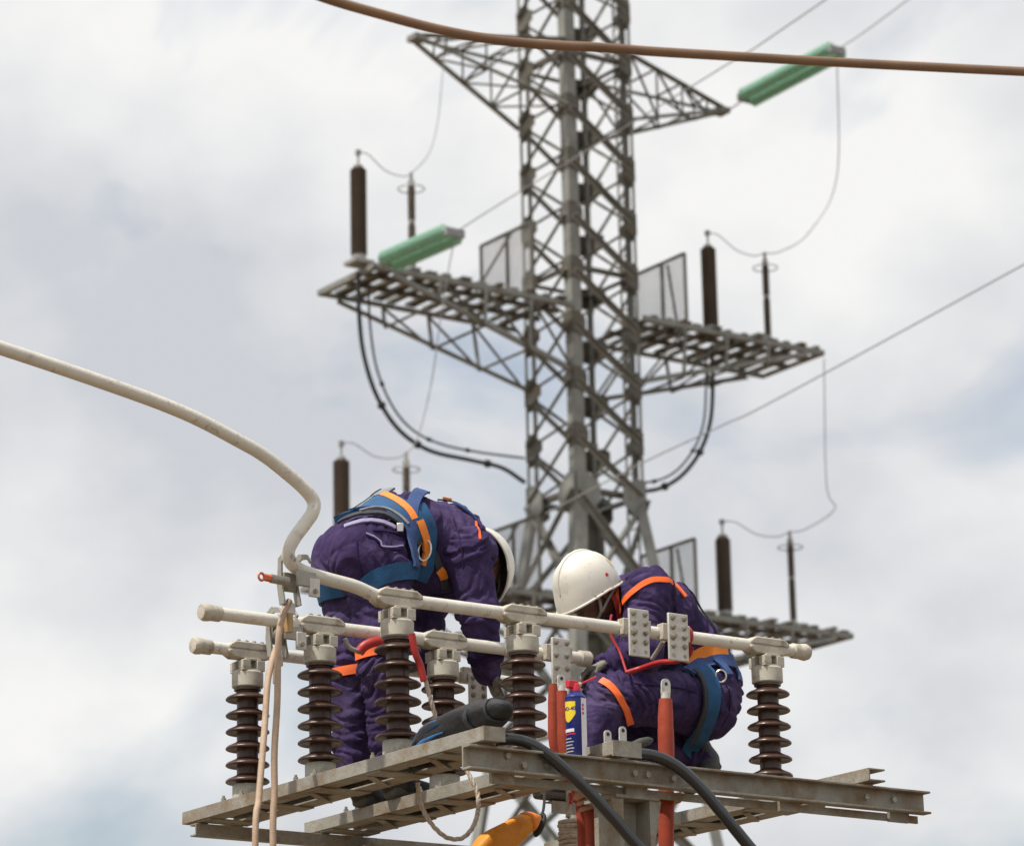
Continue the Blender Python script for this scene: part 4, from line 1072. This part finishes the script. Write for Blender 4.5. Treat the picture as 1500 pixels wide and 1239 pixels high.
def pick(bvh, x, y):
    d = ray(x, y).normalized(); hit = bvh.ray_cast(CAM, d)
    if hit[0] is not None: return hit[0]
    best = None                                  # just off the outline: nearest point of the surface
    for k in range(60):
        loc, nn, _, dd = bvh.find_nearest(CAM + d * (12.8 + k * 0.05))
        if best is None or dd < best[0]: best = (dd, loc)
    return best[1]
def band(bvh, c, ax, a0, a1, width, mname, name, parent, tilt=0.0, off=0.004, thick=0.002):
    """tape round a limb: c on the bone, ax its direction; angles from -U (0) towards V"""
    ax = ax.normalized(); x = (-U - ax * (-U).dot(ax)).normalized(); y = ax.cross(x)
    if y.dot(V) < 0: y = -y
    rows = []; n = 28
    for i in range(n + 1):
        a = radians(a0 + (a1 - a0) * i / n); dr = x * cos(a) + y * sin(a)
        row = []
        for j in range(4):
            o = c + ax * (width * (j / 3 - 0.5) + tilt * sin(a))
            h_ = bvh.ray_cast(o, dr)
            row.append(min(h_[3], 0.2) if h_[0] is not None else 0.1)
        rows.append((dr, row, a))
    vs = []
    for i, (dr, row, a) in enumerate(rows):
        t_ = []; b_ = []
        for j in range(4):
            rr = np.median([rows[min(max(i + q, 0), n)][1][j] for q in (-2, -1, 0, 1, 2)])
            o = c + ax * (width * (j / 3 - 0.5) + tilt * sin(a))
            t_.append(o + dr * (rr + off + thick)); b_.append(o + dr * (rr + off - 0.006))
        vs += t_ + b_[::-1]
    k = 8
    return MB().add(vs, [(i * k + j, i * k + (j + 1) % k, (i + 1) * k + (j + 1) % k, (i + 1) * k + j) for i in range(n) for j in range(k)]).build(name, mname, parent, ang=50)
def ribbon(bvh, pts, width, off, mname, name, parent, thick=0.004, n=8, taper=None, proj=True):
    sp = spline(pts, n); rows = []
    for i, p in enumerate(sp):
        if proj:
            loc, nn, _, _ = bvh.find_nearest(p)
        else: loc, nn = p, (CAM - p).normalized()
        rows.append([loc, nn])
    sm = [r[1].copy() for r in rows]
    for i in range(len(rows)):
        a = Vector((0, 0, 0))
        for j in range(max(0, i - 3), min(len(rows), i + 4)): a += sm[j]
        rows[i][1] = a.normalized()
    vs = []; k = 5
    for i, (loc, nn) in enumerate(rows):
        d = (rows[min(i + 1, len(rows) - 1)][0] - rows[max(i - 1, 0)][0]).normalized()
        b = nn.cross(d).normalized(); wd = width * (taper(i / (len(rows) - 1)) if taper else 1)
        top = []; bot = []
        for j in range(k):
            q = loc + b * (wd * (j / (k - 1) - 0.5))
            if proj:
                l2, n2, _, dd = bvh.find_nearest(q)
                base = max((l2 - loc).dot(nn), -0.02)
                q = q + nn * (base * 0.85)
            top.append(q + nn * (off + thick)); bot.append(q + nn * (off - 0.004))
        vs += top + bot[::-1]
    c = 2 * k; L = len(rows)
    m_ = MB().add(vs, [(i * c + j, i * c + (j + 1) % c, (i + 1) * c + (j + 1) % c, (i + 1) * c + j) for i in range(L - 1) for j in range(c)] + [tuple(range(c - 1, -1, -1)), tuple(range((L - 1) * c, L * c))])
    return m_.build(name, mname, parent, ang=50)
def prib(bvh, px, width, mname, name, parent, off=0.004, **kw):
    pts = [p for p in (pick(bvh, x, y) for x, y in px) if p is not None]
    if len(pts) < 2: return None
    return ribbon(bvh, pts, width, off, mname, name, parent, **kw)

def hand(s, wrist, d, palm, side, curl=0.9, mi=2, g=3, thumb=1, sc=1.0):
    """wrist point, direction to the fingers, palm normal (towards what is held), side towards the thumb"""
    d = d.normalized(); palm = (palm - d * palm.dot(d)).normalized(); side = d.cross(palm) * thumb
    kn = wrist + d * 0.088 * sc
    s.cap(wrist, wrist + d * 0.02, 0.034, 0.036, mi, 0.02, (palm, 0.75), g)
    s.cap(wrist + d * 0.03, kn - d * 0.005, 0.040 * sc, 0.043 * sc, mi, 0.02, (palm, 0.5), g)
    for i, (o, L) in enumerate(((0.032, 0.075), (0.011, 0.083), (-0.011, 0.077), (-0.031, 0.060))):
        a = kn + side * o * sc - palm * 0.002
        f = a; dr = d
        for q, ll in enumerate((0.46, 0.31, 0.23)):
            cu = curl * (0.35 + 0.55 * q) + 0.06 * i
            dr = (d * cos(cu) + palm * sin(cu)).normalized()
            nx_ = f + dr * (L * ll * sc)
            s.cap(f, nx_, 0.0115 - 0.0012 * q, 0.0108 - 0.0012 * q, mi, 0.006, None, g)
            f = nx_
    a = wrist + d * 0.025 + side * 0.032
    b = a + (d * 0.6 + side * 0.7 + palm * 0.3).normalized() * 0.042; c = b + (d * 0.85 + palm * 0.5 + side * 0.05).normalized() * 0.034; e = c + (d * 0.85 + palm * 0.5 - side * 0.2).normalized() * 0.026
    s.cap(a, b, 0.017, 0.014, mi, 0.012, None, g); s.cap(b, c, 0.0135, 0.012, mi, 0.008, None, g); s.cap(c, e, 0.012, 0.010, mi, 0.006, None, g)

def boot(s, heel, d, mi=3, g=4, upv=None, L=0.27):
    """heel on the sole plane, d towards the toe"""
    upv = upv or ZV; d = (d - upv * d.dot(upv)).normalized(); sd_ = d.cross(upv)
    s.cap(heel + d * 0.05 + upv * 0.055, heel + d * 0.10 + upv * 0.055, 0.045, 0.047, mi, 0.03, (sd_, 0.9), g)
    s.cap(heel + d * 0.10 + upv * 0.050, heel + d * (L - 0.055) + upv * 0.040, 0.044, 0.036, mi, 0.03, (sd_, 1.2), g)
    s.cap(heel + d * 0.065 + upv * 0.07, heel + d * 0.055 + upv * 0.19, 0.050, 0.058, mi, 0.03, None, g)
    s.cap(heel + d * 0.045 + upv * 0.012, heel + d * 0.09 + upv * 0.012, 0.018, 0.018, 4, 0.01, (sd_, 2.2), g)
    s.cap(heel + d * 0.12 + upv * 0.010, heel + d * (L - 0.045) + upv * 0.012, 0.016, 0.016, 4, 0.01, (sd_, 2.6), g)
    return heel + d * 0.06 + upv * 0.16

def head(s, c, f, upv, mi=1, g=2):
    f = f.normalized(); upv = (upv - f * upv.dot(f)).normalized(); sd_ = f.cross(upv)
    ax = (f, sd_, upv)
    s.ell(c + upv * 0.035 - f * 0.01, (0.098, 0.077, 0.092), ax, mi, 0.02, g)
    s.ell(c - upv * 0.02 + f * 0.022, (0.070, 0.064, 0.088), ax, mi, 0.03, g)
    s.ell(c - upv * 0.088 + f * 0.052, (0.030, 0.034, 0.026), ax, mi, 0.03, g)              # chin
    s.cap(c - upv * 0.07 + f * 0.01 - sd_ * 0.045, c - upv * 0.088 + f * 0.05, 0.018, 0.016, mi, 0.02, None, g)
    s.cap(c - upv * 0.07 + f * 0.01 + sd_ * 0.045, c - upv * 0.088 + f * 0.05, 0.018, 0.016, mi, 0.02, None, g)
    s.cap(c + upv * 0.018 + f * 0.089, c - upv * 0.018 + f * 0.108, 0.009, 0.014, mi, 0.012, None, g)   # nose
    for q in (-1, 1):
        s.ell(c - upv * 0.022 + f * 0.094 + sd_ * 0.014 * q, (0.012, 0.010, 0.009), ax, mi, 0.008, g)   # nostrils
        s.cap(c + upv * 0.028 + f * 0.086 + sd_ * 0.012 * q, c + upv * 0.028 + f * 0.076 + sd_ * 0.046 * q, 0.010, 0.008, mi, 0.012, None, g)  # brow
        s.ell(c + upv * 0.008 + f * 0.079 + sd_ * 0.031 * q, (0.011, 0.014, 0.009), ax, mi, 0.004, g)   # eyelids
        s.ell(c - upv * 0.02 + f * 0.062 + sd_ * 0.044 * q, (0.020, 0.018, 0.022), ax, mi, 0.02, g)     # cheek
        s.ell(c - upv * 0.005 - f * 0.012 + sd_ * 0.080 * q, (0.020, 0.009, 0.032), ax, mi, 0.006, g)   # ear
    s.cap(c - upv * 0.052 + f * 0.088 - sd_ * 0.018, c - upv * 0.052 + f * 0.088 + sd_ * 0.018, 0.010, 0.010, mi, 0.008, None, g)   # lips
    s.cap(c - upv * 0.064 + f * 0.084 - sd_ * 0.015, c - upv * 0.064 + f * 0.084 + sd_ * 0.015, 0.010, 0.010, mi, 0.008, None, g)

def helmet(parent, c, f, upv, deep=0.0):
    """c: centre of the head; f face direction; upv crown direction"""
    f = f.normalized(); upv = (upv - f * upv.dot(f)).normalized(); sd_ = f.cross(upv)
    def surf(th, ph, inn=0.0):
        # ph azimuth (0 = front), th from the crown (0) to the rim (1)
        A, Bq, Hh = 0.160 - inn, 0.126 - inn, 0.145 - inn
        back = 0.030 * (0.5 - 0.5 * cos(ph)) ** 1.5         # rim drops towards the nape
        side = 0.0 - 0.012 * sin(ph) ** 2
        t = th * (pi / 2)
        x, y, z = sin(t) * cos(ph) * A, sin(t) * sin(ph) * Bq, cos(t) ** 0.92 * Hh if t < pi / 2 - 1e-4 else 0.0
        drop = (back + 0.020 - side) * th ** 4
        peak = 0.0
        if cos(ph) > 0: peak = 0.022 * (cos(ph) ** 1.5) * max(0, (th - 0.80) / 0.20) ** 1.3
        x += peak; drop += peak * 0.35 + 0.030 * max(0.0, cos(ph)) ** 1.3 * th ** 5
        return c + upv * (0.042 + z - drop) + f * (x - 0.004) + sd_ * y
    na, nr = 48, 22; vs = []
    for i in range(nr + 1):
        for j in range(na): vs.append(surf(max(i / nr, 0.002), 2 * pi * j / na))
    for i in range(nr, -1, -1):
        for j in range(na): vs.append(surf(max(i / nr, 0.002), 2 * pi * j / na, 0.005) - upv * (0.0 if i == nr else 0.0))
    k = 2 * (nr + 1)
    m_ = MB().add(vs, [(i * na + j, (i + 1) * na + j, (i + 1) * na + (j + 1) % na, i * na + (j + 1) % na) for i in range(k - 1) for j in range(na)], 0)
    for i in range(nr + 1, k - 1):
        for j in range(na): m_.m[i * na + j] = 1
    hm = m_.build('helmet', ['helmet_white', 'helmet_liner'], parent, ang=50)
    rim = [surf(1.0, 2 * pi * j / na) for j in range(na + 1)]
    MB().tube(rim, 0.0055, 8).build('helmet_rim', 'helmet_white', hm)
    ridge = [surf(t / 12, 0 if t > 0 else 0) + upv * 0.001 for t in range(10, 0, -1)] + [surf(t / 12, pi) + upv * 0.001 for t in range(1, 9)]
    MB().tube(ridge, [0.004 + 0.006 * sin(pi * i / (len(ridge) - 1)) for i in range(len(ridge))], 8).build('helmet_ridge', 'helmet_white', hm)
    return hm, surf, (f, sd_, upv)

BODY = ['coverall', 'skin', 'glove', 'boot', 'boot_sole']
# ---------------------------------------------------------------- stooping worker (faces +V)
JL = on_u
pL = thing('person', W(0.82, 0.5, 0.013), 'worker in purple coverall and blue harness bent double over the busbars', 'person', None)
s = SDF()
s.ell(JL(538, 818, 0.74), (0.165, 0.13, 0.165), (V, U, ZV), 0, 0.06)
s.ell(JL(512, 824, 0.93), (0.16, 0.13, 0.16), (V, U, ZV), 0, 0.06)
pel, wai, che, nek = JL(545, 806, 0.83), JL(588, 783, 0.83), JL(648, 796, 0.82), JL(694, 812, 0.82)
s.cap(pel, wai, 0.148, 0.146, 0, 0.08, (U, 1.12))
s.cap(wai, che, 0.146, 0.150, 0, 0.08, (U, 1.2))
s.cap(che, nek, 0.150, 0.095, 0, 0.07, (U, 1.25))
s.cap(JL(580, 835, 0.83), JL(640, 845, 0.82), 0.085, 0.095, 0, 0.08, (U, 1.2))      # loose cloth hanging from the belly
shN, shF = JL(686, 812, 0.64), JL(660, 836, 1.00)
s.cap(che, shN, 0.12, 0.088, 0, 0.06); s.cap(che, shF, 0.12, 0.085, 0, 0.06)
elN, wrN = JL(699, 898, 0.62), JL(716, 985, 0.67)
s.cap(shN, elN, 0.090, 0.080, 0, 0.035); s.cap(elN, JL(712, 968, 0.66), 0.078, 0.062, 0, 0.035)
s.cap(JL(711, 962, 0.66), JL(714, 980, 0.665), 0.063, 0.058, 0, 0.02)
elF, wrF = JL(622, 905, 1.02), JL(640, 985, 0.95)
s.cap(shF, elF, 0.085, 0.075, 0, 0.035); s.cap(elF, wrF, 0.073, 0.055, 0, 0.03)
hN, kN = JL(556, 838, 0.73), JL(560, 985, 0.72)
aN = W(0.74, 0.455, 0.15)
s.cap(hN, kN, 0.135, 0.092, 0, 0.05); s.cap(kN, aN, 0.092, 0.080, 0, 0.04)
hF, kF = JL(514, 842, 0.95), JL(518, 995, 0.95); aF = W(0.96, 0.40, 0.15)
s.cap(hF, kF, 0.13, 0.092, 0, 0.05); s.cap(kF, aF, 0.092, 0.080, 0, 0.04)
boot(s, W(0.74, 0.395, 0.004), V); boot(s, W(0.96, 0.34, 0.004) + V * 0.06, V + U * 0.25)
hand(s, wrN, JL(738, 1040, 0.69) - wrN, V - U * 0.2, U, 0.7, thumb=1)
hand(s, wrF, ZV * -1 + V * 0.3, V, U, 0.6, thumb=-1)
hfL = (V * 0.25 + FW * 0.10 - ZV * 0.95).normalized()            # face turned to the work below
huL = (Vector((0.42, 0.88, 0.0)) - ZV * 0.12).normalized()       # crown points away
hcL = JL(703, 828, 0.86)
head(s, hcL, hfL, huL)
s.cap(nek, hcL - huL * 0.04, 0.062, 0.058, 1, 0.03, None, 2)
bodyL, bvL = make_body(s, pL, BODY, 0.0056, 0.0135, 1.7)
hmL, surfL, axL = helmet(pL, hcL + huL * 0.005, hfL, huL)
# harness
prib(bvL, [(503, 760), (520, 750), (540, 744), (560, 741), (580, 747), (600, 762), (618, 780)], 0.105, 'web_blue', 'back_pad', pL, 0.004, thick=0.022)
prib(bvL, [(500, 770), (515, 762), (540, 757), (562, 758), (580, 766), (598, 780), (612, 795)], 0.030, 'web_dark', 'belt', pL, 0.018, thick=0.006)
prib(bvL, [(519, 744), (535, 735), (552, 729), (566, 727), (575, 726)], 0.060, 'web_grey', 'pad_cover', pL, 0.022, thick=0.006)
prib(bvL, [(563, 731), (575, 735), (588, 743), (598, 754), (604, 764)], 0.030, 'orange', 'orange_stripe', pL, 0.024, thick=0.005)
prib(bvL, [(505, 772), (522, 766), (540, 763), (560, 765), (578, 773)], 0.022, 'coverall_trim', 'waistband', pL, 0.004, thick=0.004)
prib(bvL, [(620, 724), (610, 730), (604, 742), (600, 760), (598, 785), (600, 810), (603, 832)], 0.052, 'web_navy', 'shoulder_strap', pL, 0.022, thick=0.006)
prib(bvL, [(612, 742), (622, 760), (628, 780), (626, 805), (622, 830)], 0.060, 'web_blue', 'side_pad', pL, 0.008, thick=0.010)
prib(bvL, [(611, 765), (616, 778), (619, 794), (618, 808), (613, 826)], 0.034, 'orange', 'orange_loop', pL, 0.022, thick=0.008, taper=lambda t: 1.0 if t < 0.7 else 0.7)
prib(bvL, [(534, 862), (550, 848), (570, 840), (590, 836), (610, 836), (628, 842)], 0.072, 'web_blue', 'leg_strap', pL, 0.006, thick=0.008)
band(bvL, hF.lerp(kF, 0.20), kF - hF, -150, 40, 0.066, 'web_blue', 'leg_strap', pL, 0.0, 0.006, 0.006)
prib(bvL, [(634, 808), (642, 826), (648, 842), (652, 862)], 0.030, 'web_dark', 'chest_strap', pL, 0.006)
prib(bvL, [(644, 832), (650, 838), (655, 845)], 0.036, 'orange', 'chest_buckle', pL, 0.012, thick=0.008)
prib(bvL, [(697, 764), (701, 776), (703, 790)], 0.009, 'orange_hi', 'shoulder_tape', pL, 0.003, thick=0.002)
band(bvL, hN.lerp(kN, 0.80), kN - hN, -110, 110, 0.036, 'orange_hi', 'knee_tape', pL, -0.02)
band(bvL, hF.lerp(kF, 0.93), kF - hF, -110, 70, 0.040, 'orange_hi', 'knee_tape', pL, -0.015)
prib(bvL, [(536, 781), (548, 786), (557, 793), (560, 800), (575, 801), (590, 799)], 0.006, 'coverall_trim', 'pocket_edge', pL, 0.002, thick=0.003)
prib(bvL, [(648, 724), (655, 727), (662, 731)], 0.020, 'orange', 'back_ring', pL, 0.010, thick=0.006)
prib(bvL, [(522, 790), (524, 815), (529, 840), (534, 865)], 0.004, 'coverall_seam', 'seam', pL, 0.0005, thick=0.0015)
prib(bvL, [(664, 758), (671, 780), (676, 805), (678, 832)], 0.005, 'coverall_seam', 'seam', pL, 0.0005, thick=0.0015)
prib(bvL, [(538, 783), (549, 788), (557, 795), (562, 802), (576, 803), (590, 801), (592, 786), (570, 778), (545, 776)], 0.010, 'coverall_seam', 'pocket_flap', pL, 0.0005, thick=0.003)
prib(bvL, [(640, 724), (660, 732), (680, 745), (697, 762)], 0.012, 'web_navy', 'back_strap', pL, 0.004, thick=0.003)
prib(bvL, [(512, 748), (528, 737), (546, 729), (562, 724)], 0.016, 'web_dark', 'pad_edge', pL, 0.026, thick=0.006)
prib(bvL, [(528, 757), (545, 753), (562, 753), (580, 760), (594, 772)], 0.012, 'web_grey', 'pad_edge', pL, 0.026, thick=0.006)
band(bvL, JL(711, 962, 0.66), wrN - elN, 0, 360, 0.022, 'coverall_seam', 'cuff', pL, 0.0, 0.001, 0.003)
q0 = pick(bvL, 622, 806)
if q0:
    rg = []
    for k in range(21):
        a = 2 * pi * k / 20
        rg.append(q0 + (CAM - q0).normalized() * 0.045 + RT0 * (0.026 * cos(a) + 0.006 * sin(a)) + ZV * (0.042 * sin(a)))
    MB().tube(rg, 0.0045, 8).build('carabiner', 'steel_bright', pL)
q0 = pick(bvL, 586, 772)
if q0: MB().box(q0 + (CAM - q0).normalized() * 0.03, RT0 * 0.014, ZV * 0.019, FW * 0.006).build('belt_buckle', 'steel_bright', pL, bevel=0.004)
# helmet strap on the nape side
MB().tube(spline([surfL(0.96, 2.2), hcL - axL[2] * 0.05 - axL[1] * 0.0 + axL[0] * 0.02, surfL(0.96, -2.2)], 6), 0.005, 6).build('chin_strap', 'strap_grey', hmL)
# red grip sling at the knees
rd = thing('red_sling', JL(520, 944, 0.50), 'red webbing sling hanging from the middle busbar at the stooping worker\'s knees', 'sling')
MB().tube(spline([JL(505, 935, 0.52), JL(512, 948, 0.52), JL(528, 955, 0.52)], 6), 0.010, 8).build('sling_cord', 'strap_grey', rd)
MB().tube(spline([JL(526, 955, 0.52), JL(534, 946, 0.51), JL(548, 940, 0.50), JL(566, 938, 0.50)], 6), 0.020, 12).build('sling_sleeve', 'red', rd)

# ---------------------------------------------------------------- crouching worker (faces -V)
pR = thing('person', W(0.6, 1.5, 0.0), 'worker in purple coverall and white helmet crouching beside the terminal plates', 'person', None)
s = SDF()
s.ell(JL(1030, 1028, 0.57), (0.165, 0.13, 0.165), (V, U, ZV), 0, 0.06)
s.ell(JL(1030, 1028, 0.78), (0.155, 0.13, 0.16), (V, U, ZV), 0, 0.06)
pel, wai, che, nek = JL(1032, 1005, 0.67), JL(1010, 955, 0.67), JL(958, 902, 0.66), JL(918, 872, 0.66)
s.cap(pel, wai, 0.145, 0.132, 0, 0.08, (U, 1.15))
s.cap(wai, che, 0.132, 0.148, 0, 0.08, (U, 1.2))
s.cap(che, nek, 0.140, 0.080, 0, 0.07, (U, 1.25))
shN, shF = JL(948, 866, 0.49), JL(928, 888, 0.83)
s.cap(che, shN, 0.11, 0.095, 0, 0.06); s.cap(che, shF, 0.11, 0.085, 0, 0.06)
elN, wrN = JL(940, 958, 0.46), JL(893, 972, 0.55)
s.cap(shN, elN, 0.100, 0.085, 0, 0.035); s.cap(elN, wrN, 0.078, 0.052, 0, 0.035)
elF, wrF = JL(922, 972, 0.86), JL(878, 980, 0.76)
s.cap(shF, elF, 0.085, 0.07, 0, 0.035); s.cap(elF, wrF, 0.068, 0.05, 0, 0.03)
hN, kN = JL(1028, 1025, 0.56), JL(892, 1024, 0.50)
aN = W(0.47, 1.14, 0.15)
s.cap(hN, kN, 0.130, 0.100, 0, 0.05); s.cap(kN, aN, 0.100, 0.080, 0, 0.04)
hF, kF = JL(1030, 1035, 0.80), JL(915, 1100, 0.80); aF = JL(1022, 1110, 0.72)
s.cap(hF, kF, 0.125, 0.095, 0, 0.05); s.cap(kF, aF, 0.090, 0.072, 0, 0.04)
boot(s, W(0.47, 1.205, 0.004), -V)
hd = JL(1058, 1120, 0.70); tdir = (W(0.66, 1.80, 0.03) - hd).normalized(); uu = (V * -0.55 + ZV * 0.30); uu = (uu - tdir * uu.dot(tdir)).normalized()
boot(s, hd, tdir, upv=uu, L=0.28)
hand(s, wrN, JL(862, 985, 0.60) - wrN, ZV * -0.6 - V * 0.5 + U * 0.3, U, 0.8, thumb=1)
hand(s, wrF, JL(855, 990, 0.66) - wrF, ZV * -0.6 - U * 0.5, U, 0.8, thumb=-1)
hfR = (-V * 0.86 - ZV * 0.50 - U * 0.08).normalized(); huR = (ZV - hfR * ZV.dot(hfR)).normalized()
hcR = JL(864, 873, 0.65)
head(s, hcR, hfR, huR)
s.cap(nek, hcR - huR * 0.05 - hfR * 0.02, 0.062, 0.058, 1, 0.03, None, 2)
s.cap(nek + ZV * 0.0, nek.lerp(hcR, 0.35) - ZV * 0.02, 0.085, 0.078, 0, 0.03)           # collar
bodyR, bvR = make_body(s, pR, BODY, 0.0056, 0.0135, 5.2)
hmR, surfR, axR = helmet(pR, hcR + huR * 0.005, hfR, huR)
prib(bvR, [(913, 883), (922, 871), (934, 861), (946, 853), (958, 849), (972, 849), (984, 853)], 0.025, 'orange_hi', 'shoulder_tape', pR, 0.004, thick=0.002)
prib(bvR, [(988, 855), (996, 864), (1004, 874)], 0.022, 'orange_hi', 'back_tape', pR, 0.004, thick=0.002)
prib(bvR, [(880, 996), (892, 1003), (904, 1016), (914, 1034), (920, 1050), (923, 1060)], 0.030, 'orange_hi', 'knee_tape', pR, 0.004, thick=0.002)
prib(bvR, [(1006, 974), (1016, 963), (1030, 955), (1046, 951), (1062, 952)], 0.048, 'orange', 'waist_strap', pR, 0.010, thick=0.006)
prib(bvR, [(1008, 985), (1022, 976), (1040, 968), (1058, 966), (1072, 970)], 0.060, 'web_navy', 'belt', pR, 0.006, thick=0.010)
prib(bvR, [(1024, 976), (1036, 990), (1042, 1008), (1042, 1030), (1036, 1052), (1026, 1075), (1012, 1095)], 0.074, 'web_blue', 'leg_strap', pR, 0.008, thick=0.008)
prib(bvR, [(1016, 984), (1027, 1000), (1031, 1020), (1029, 1042), (1022, 1064), (1010, 1086)], 0.020, 'web_dark', 'strap_edge', pR, 0.014, thick=0.006)
prib(bvR, [(1060, 952), (1070, 966), (1078, 982), (1083, 998)], 0.034, 'web_navy', 'belt_tail', pR, 0.008)
prib(bvR, [(1046, 968), (1056, 980), (1064, 992)], 0.040, 'web_navy', 'hip_pad', pR, 0.020, thick=0.008)
prib(bvR, [(897, 868), (902, 882), (906, 898), (908, 914)], 0.020, 'red', 'collar_strap', pR, 0.010, thick=0.004)
prib(bvR, [(905, 862), (907, 880), (911, 896)], 0.014, 'orange_hi', 'collar_tape', pR, 0.008, thick=0.003)
prib(bvR, [(1000, 850), (1020, 880), (1040, 912), (1058, 945)], 0.010, 'web_dark', 'back_strap', pR, 0.006)
prib(bvR, [(985, 856), (989, 880), (990, 905), (985, 930)], 0.005, 'coverall_seam', 'seam', pR, 0.0005, thick=0.0015)
prib(bvR, [(930, 1000), (965, 1004), (1000, 1008), (1020, 1014)], 0.004, 'coverall_seam', 'seam', pR, 0.0005, thick=0.0015)
prib(bvR, [(1062, 1000), (1070, 1020), (1068, 1045), (1056, 1066)], 0.004, 'coverall_seam', 'seam', pR, 0.0005, thick=0.0015)
prib(bvR, [(945, 1026), (975, 1030), (1004, 1036)], 0.012, 'coverall_seam', 'pocket_flap', pR, 0.0005, thick=0.003)
q0 = pick(bvR, 1056, 990)
if q0:
    rg = [q0 + (CAM - q0).normalized() * 0.035 + RT0 * (0.022 * cos(a)) + ZV * (0.026 * sin(a)) for a in [2 * pi * k / 18 for k in range(19)]]
    MB().tube(rg, 0.004, 8).build('harness_ring', 'steel_bright', pR)
# helmet fittings
c_, (f_, s_, u_) = hcR, axR
sgn = 1 if (s_.dot(-U) > 0) else -1              # side towards the open air
def hs(th, phd): return surfR(th, sgn * radians(phd))
MB().tube(spline([hs(0.97, 62), c_ + s_ * sgn * 0.082 - u_ * 0.01 + f_ * 0.035, c_ + s_ * sgn * 0.070 - u_ * 0.07 + f_ * 0.045, c_ - u_ * 0.112 + f_ * 0.05], 6), 0.0065, 8).build('chin_strap', 'strap_grey', hmR)
MB().tube(spline([hs(0.97, 125), c_ + s_ * sgn * 0.086 - u_ * 0.03 - f_ * 0.02, c_ + s_ * sgn * 0.072 - u_ * 0.07 + f_ * 0.040], 6), 0.006, 8).build('chin_strap', 'strap_grey', hmR)
MB().lathe([(0.008, -0.002), (0.008, 0.004), (0.004, 0.005)], hs(0.84, 98), (hs(0.84, 98) - c_).normalized(), 10).build('helmet_rivet', 'red', hmR)
stv = []
for i in range(7):
    for j in range(4): stv.append(hs(0.66 + 0.05 * j, 128 + 7 * i) + (hs(0.66 + 0.05 * j, 128 + 7 * i) - c_).normalized() * 0.0015)
MB().add(stv, [(i * 4 + j, i * 4 + j + 1, i * 4 + j + 5, i * 4 + j + 4) for i in range(6) for j in range(3)]).build('helmet_sticker', 'sticker_yellow', hmR)
MB().tube(spline([hs(0.98, 75) - u_ * 0.004, c_ + s_ * sgn * 0.088 - u_ * 0.004 + f_ * 0.0, hs(0.98, 140) - u_ * 0.004], 6), 0.007, 8).build('headband', 'red', hmR)
nb_ = hs(1.0, 150) - u_ * 0.02
MB().box(nb_, f_ * 0.018, s_ * 0.012, u_ * 0.022).build('nape_adjuster', 'plate_alloy', hmR, bevel=0.004)
MB().box(c_ + s_ * sgn * 0.055 - f_ * 0.075 - u_ * 0.045, f_ * 0.022, s_ * 0.01, u_ * 0.012).build('nape_tab', 'orange_hi', hmR, bevel=0.003)
# red safety lanyard in front of the crouching worker
rl2 = thing('safety_lanyard', JL(975, 968, 0.30), 'red safety lanyard looped round the front busbar by the crouching worker\'s lap', 'lanyard')
MB().tube(spline([JL(918, 985, 0.40), JL(940, 978, 0.36), JL(965, 970, 0.25), JL(990, 968, 0.15), JL(1008, 960, 0.06), JL(1013, 948, 0.02)], 6), 0.011, 10).build('lanyard_web', 'red', rl2)
cc = W(0, 1.383, AXZ)
MB().tube([cc + (U * cos(a) + ZV * sin(a)) * 0.034 for a in [2 * pi * k / 20 for k in range(21)]], 0.013, 10).build('lanyard_loop', 'red', rl2)
MB().tube(spline([JL(896, 900, 0.50), JL(893, 918, 0.50), JL(897, 935, 0.49), JL(908, 955, 0.46), JL(918, 985, 0.40)], 6), 0.0055, 8).build('lanyard_web', 'red', rl2)
MB().tube(spline([JL(955, 965, 0.33), JL(965, 950, 0.28), JL(972, 938, 0.22)], 5), 0.009, 8).build('lanyard_rope', 'strap_grey', rl2)
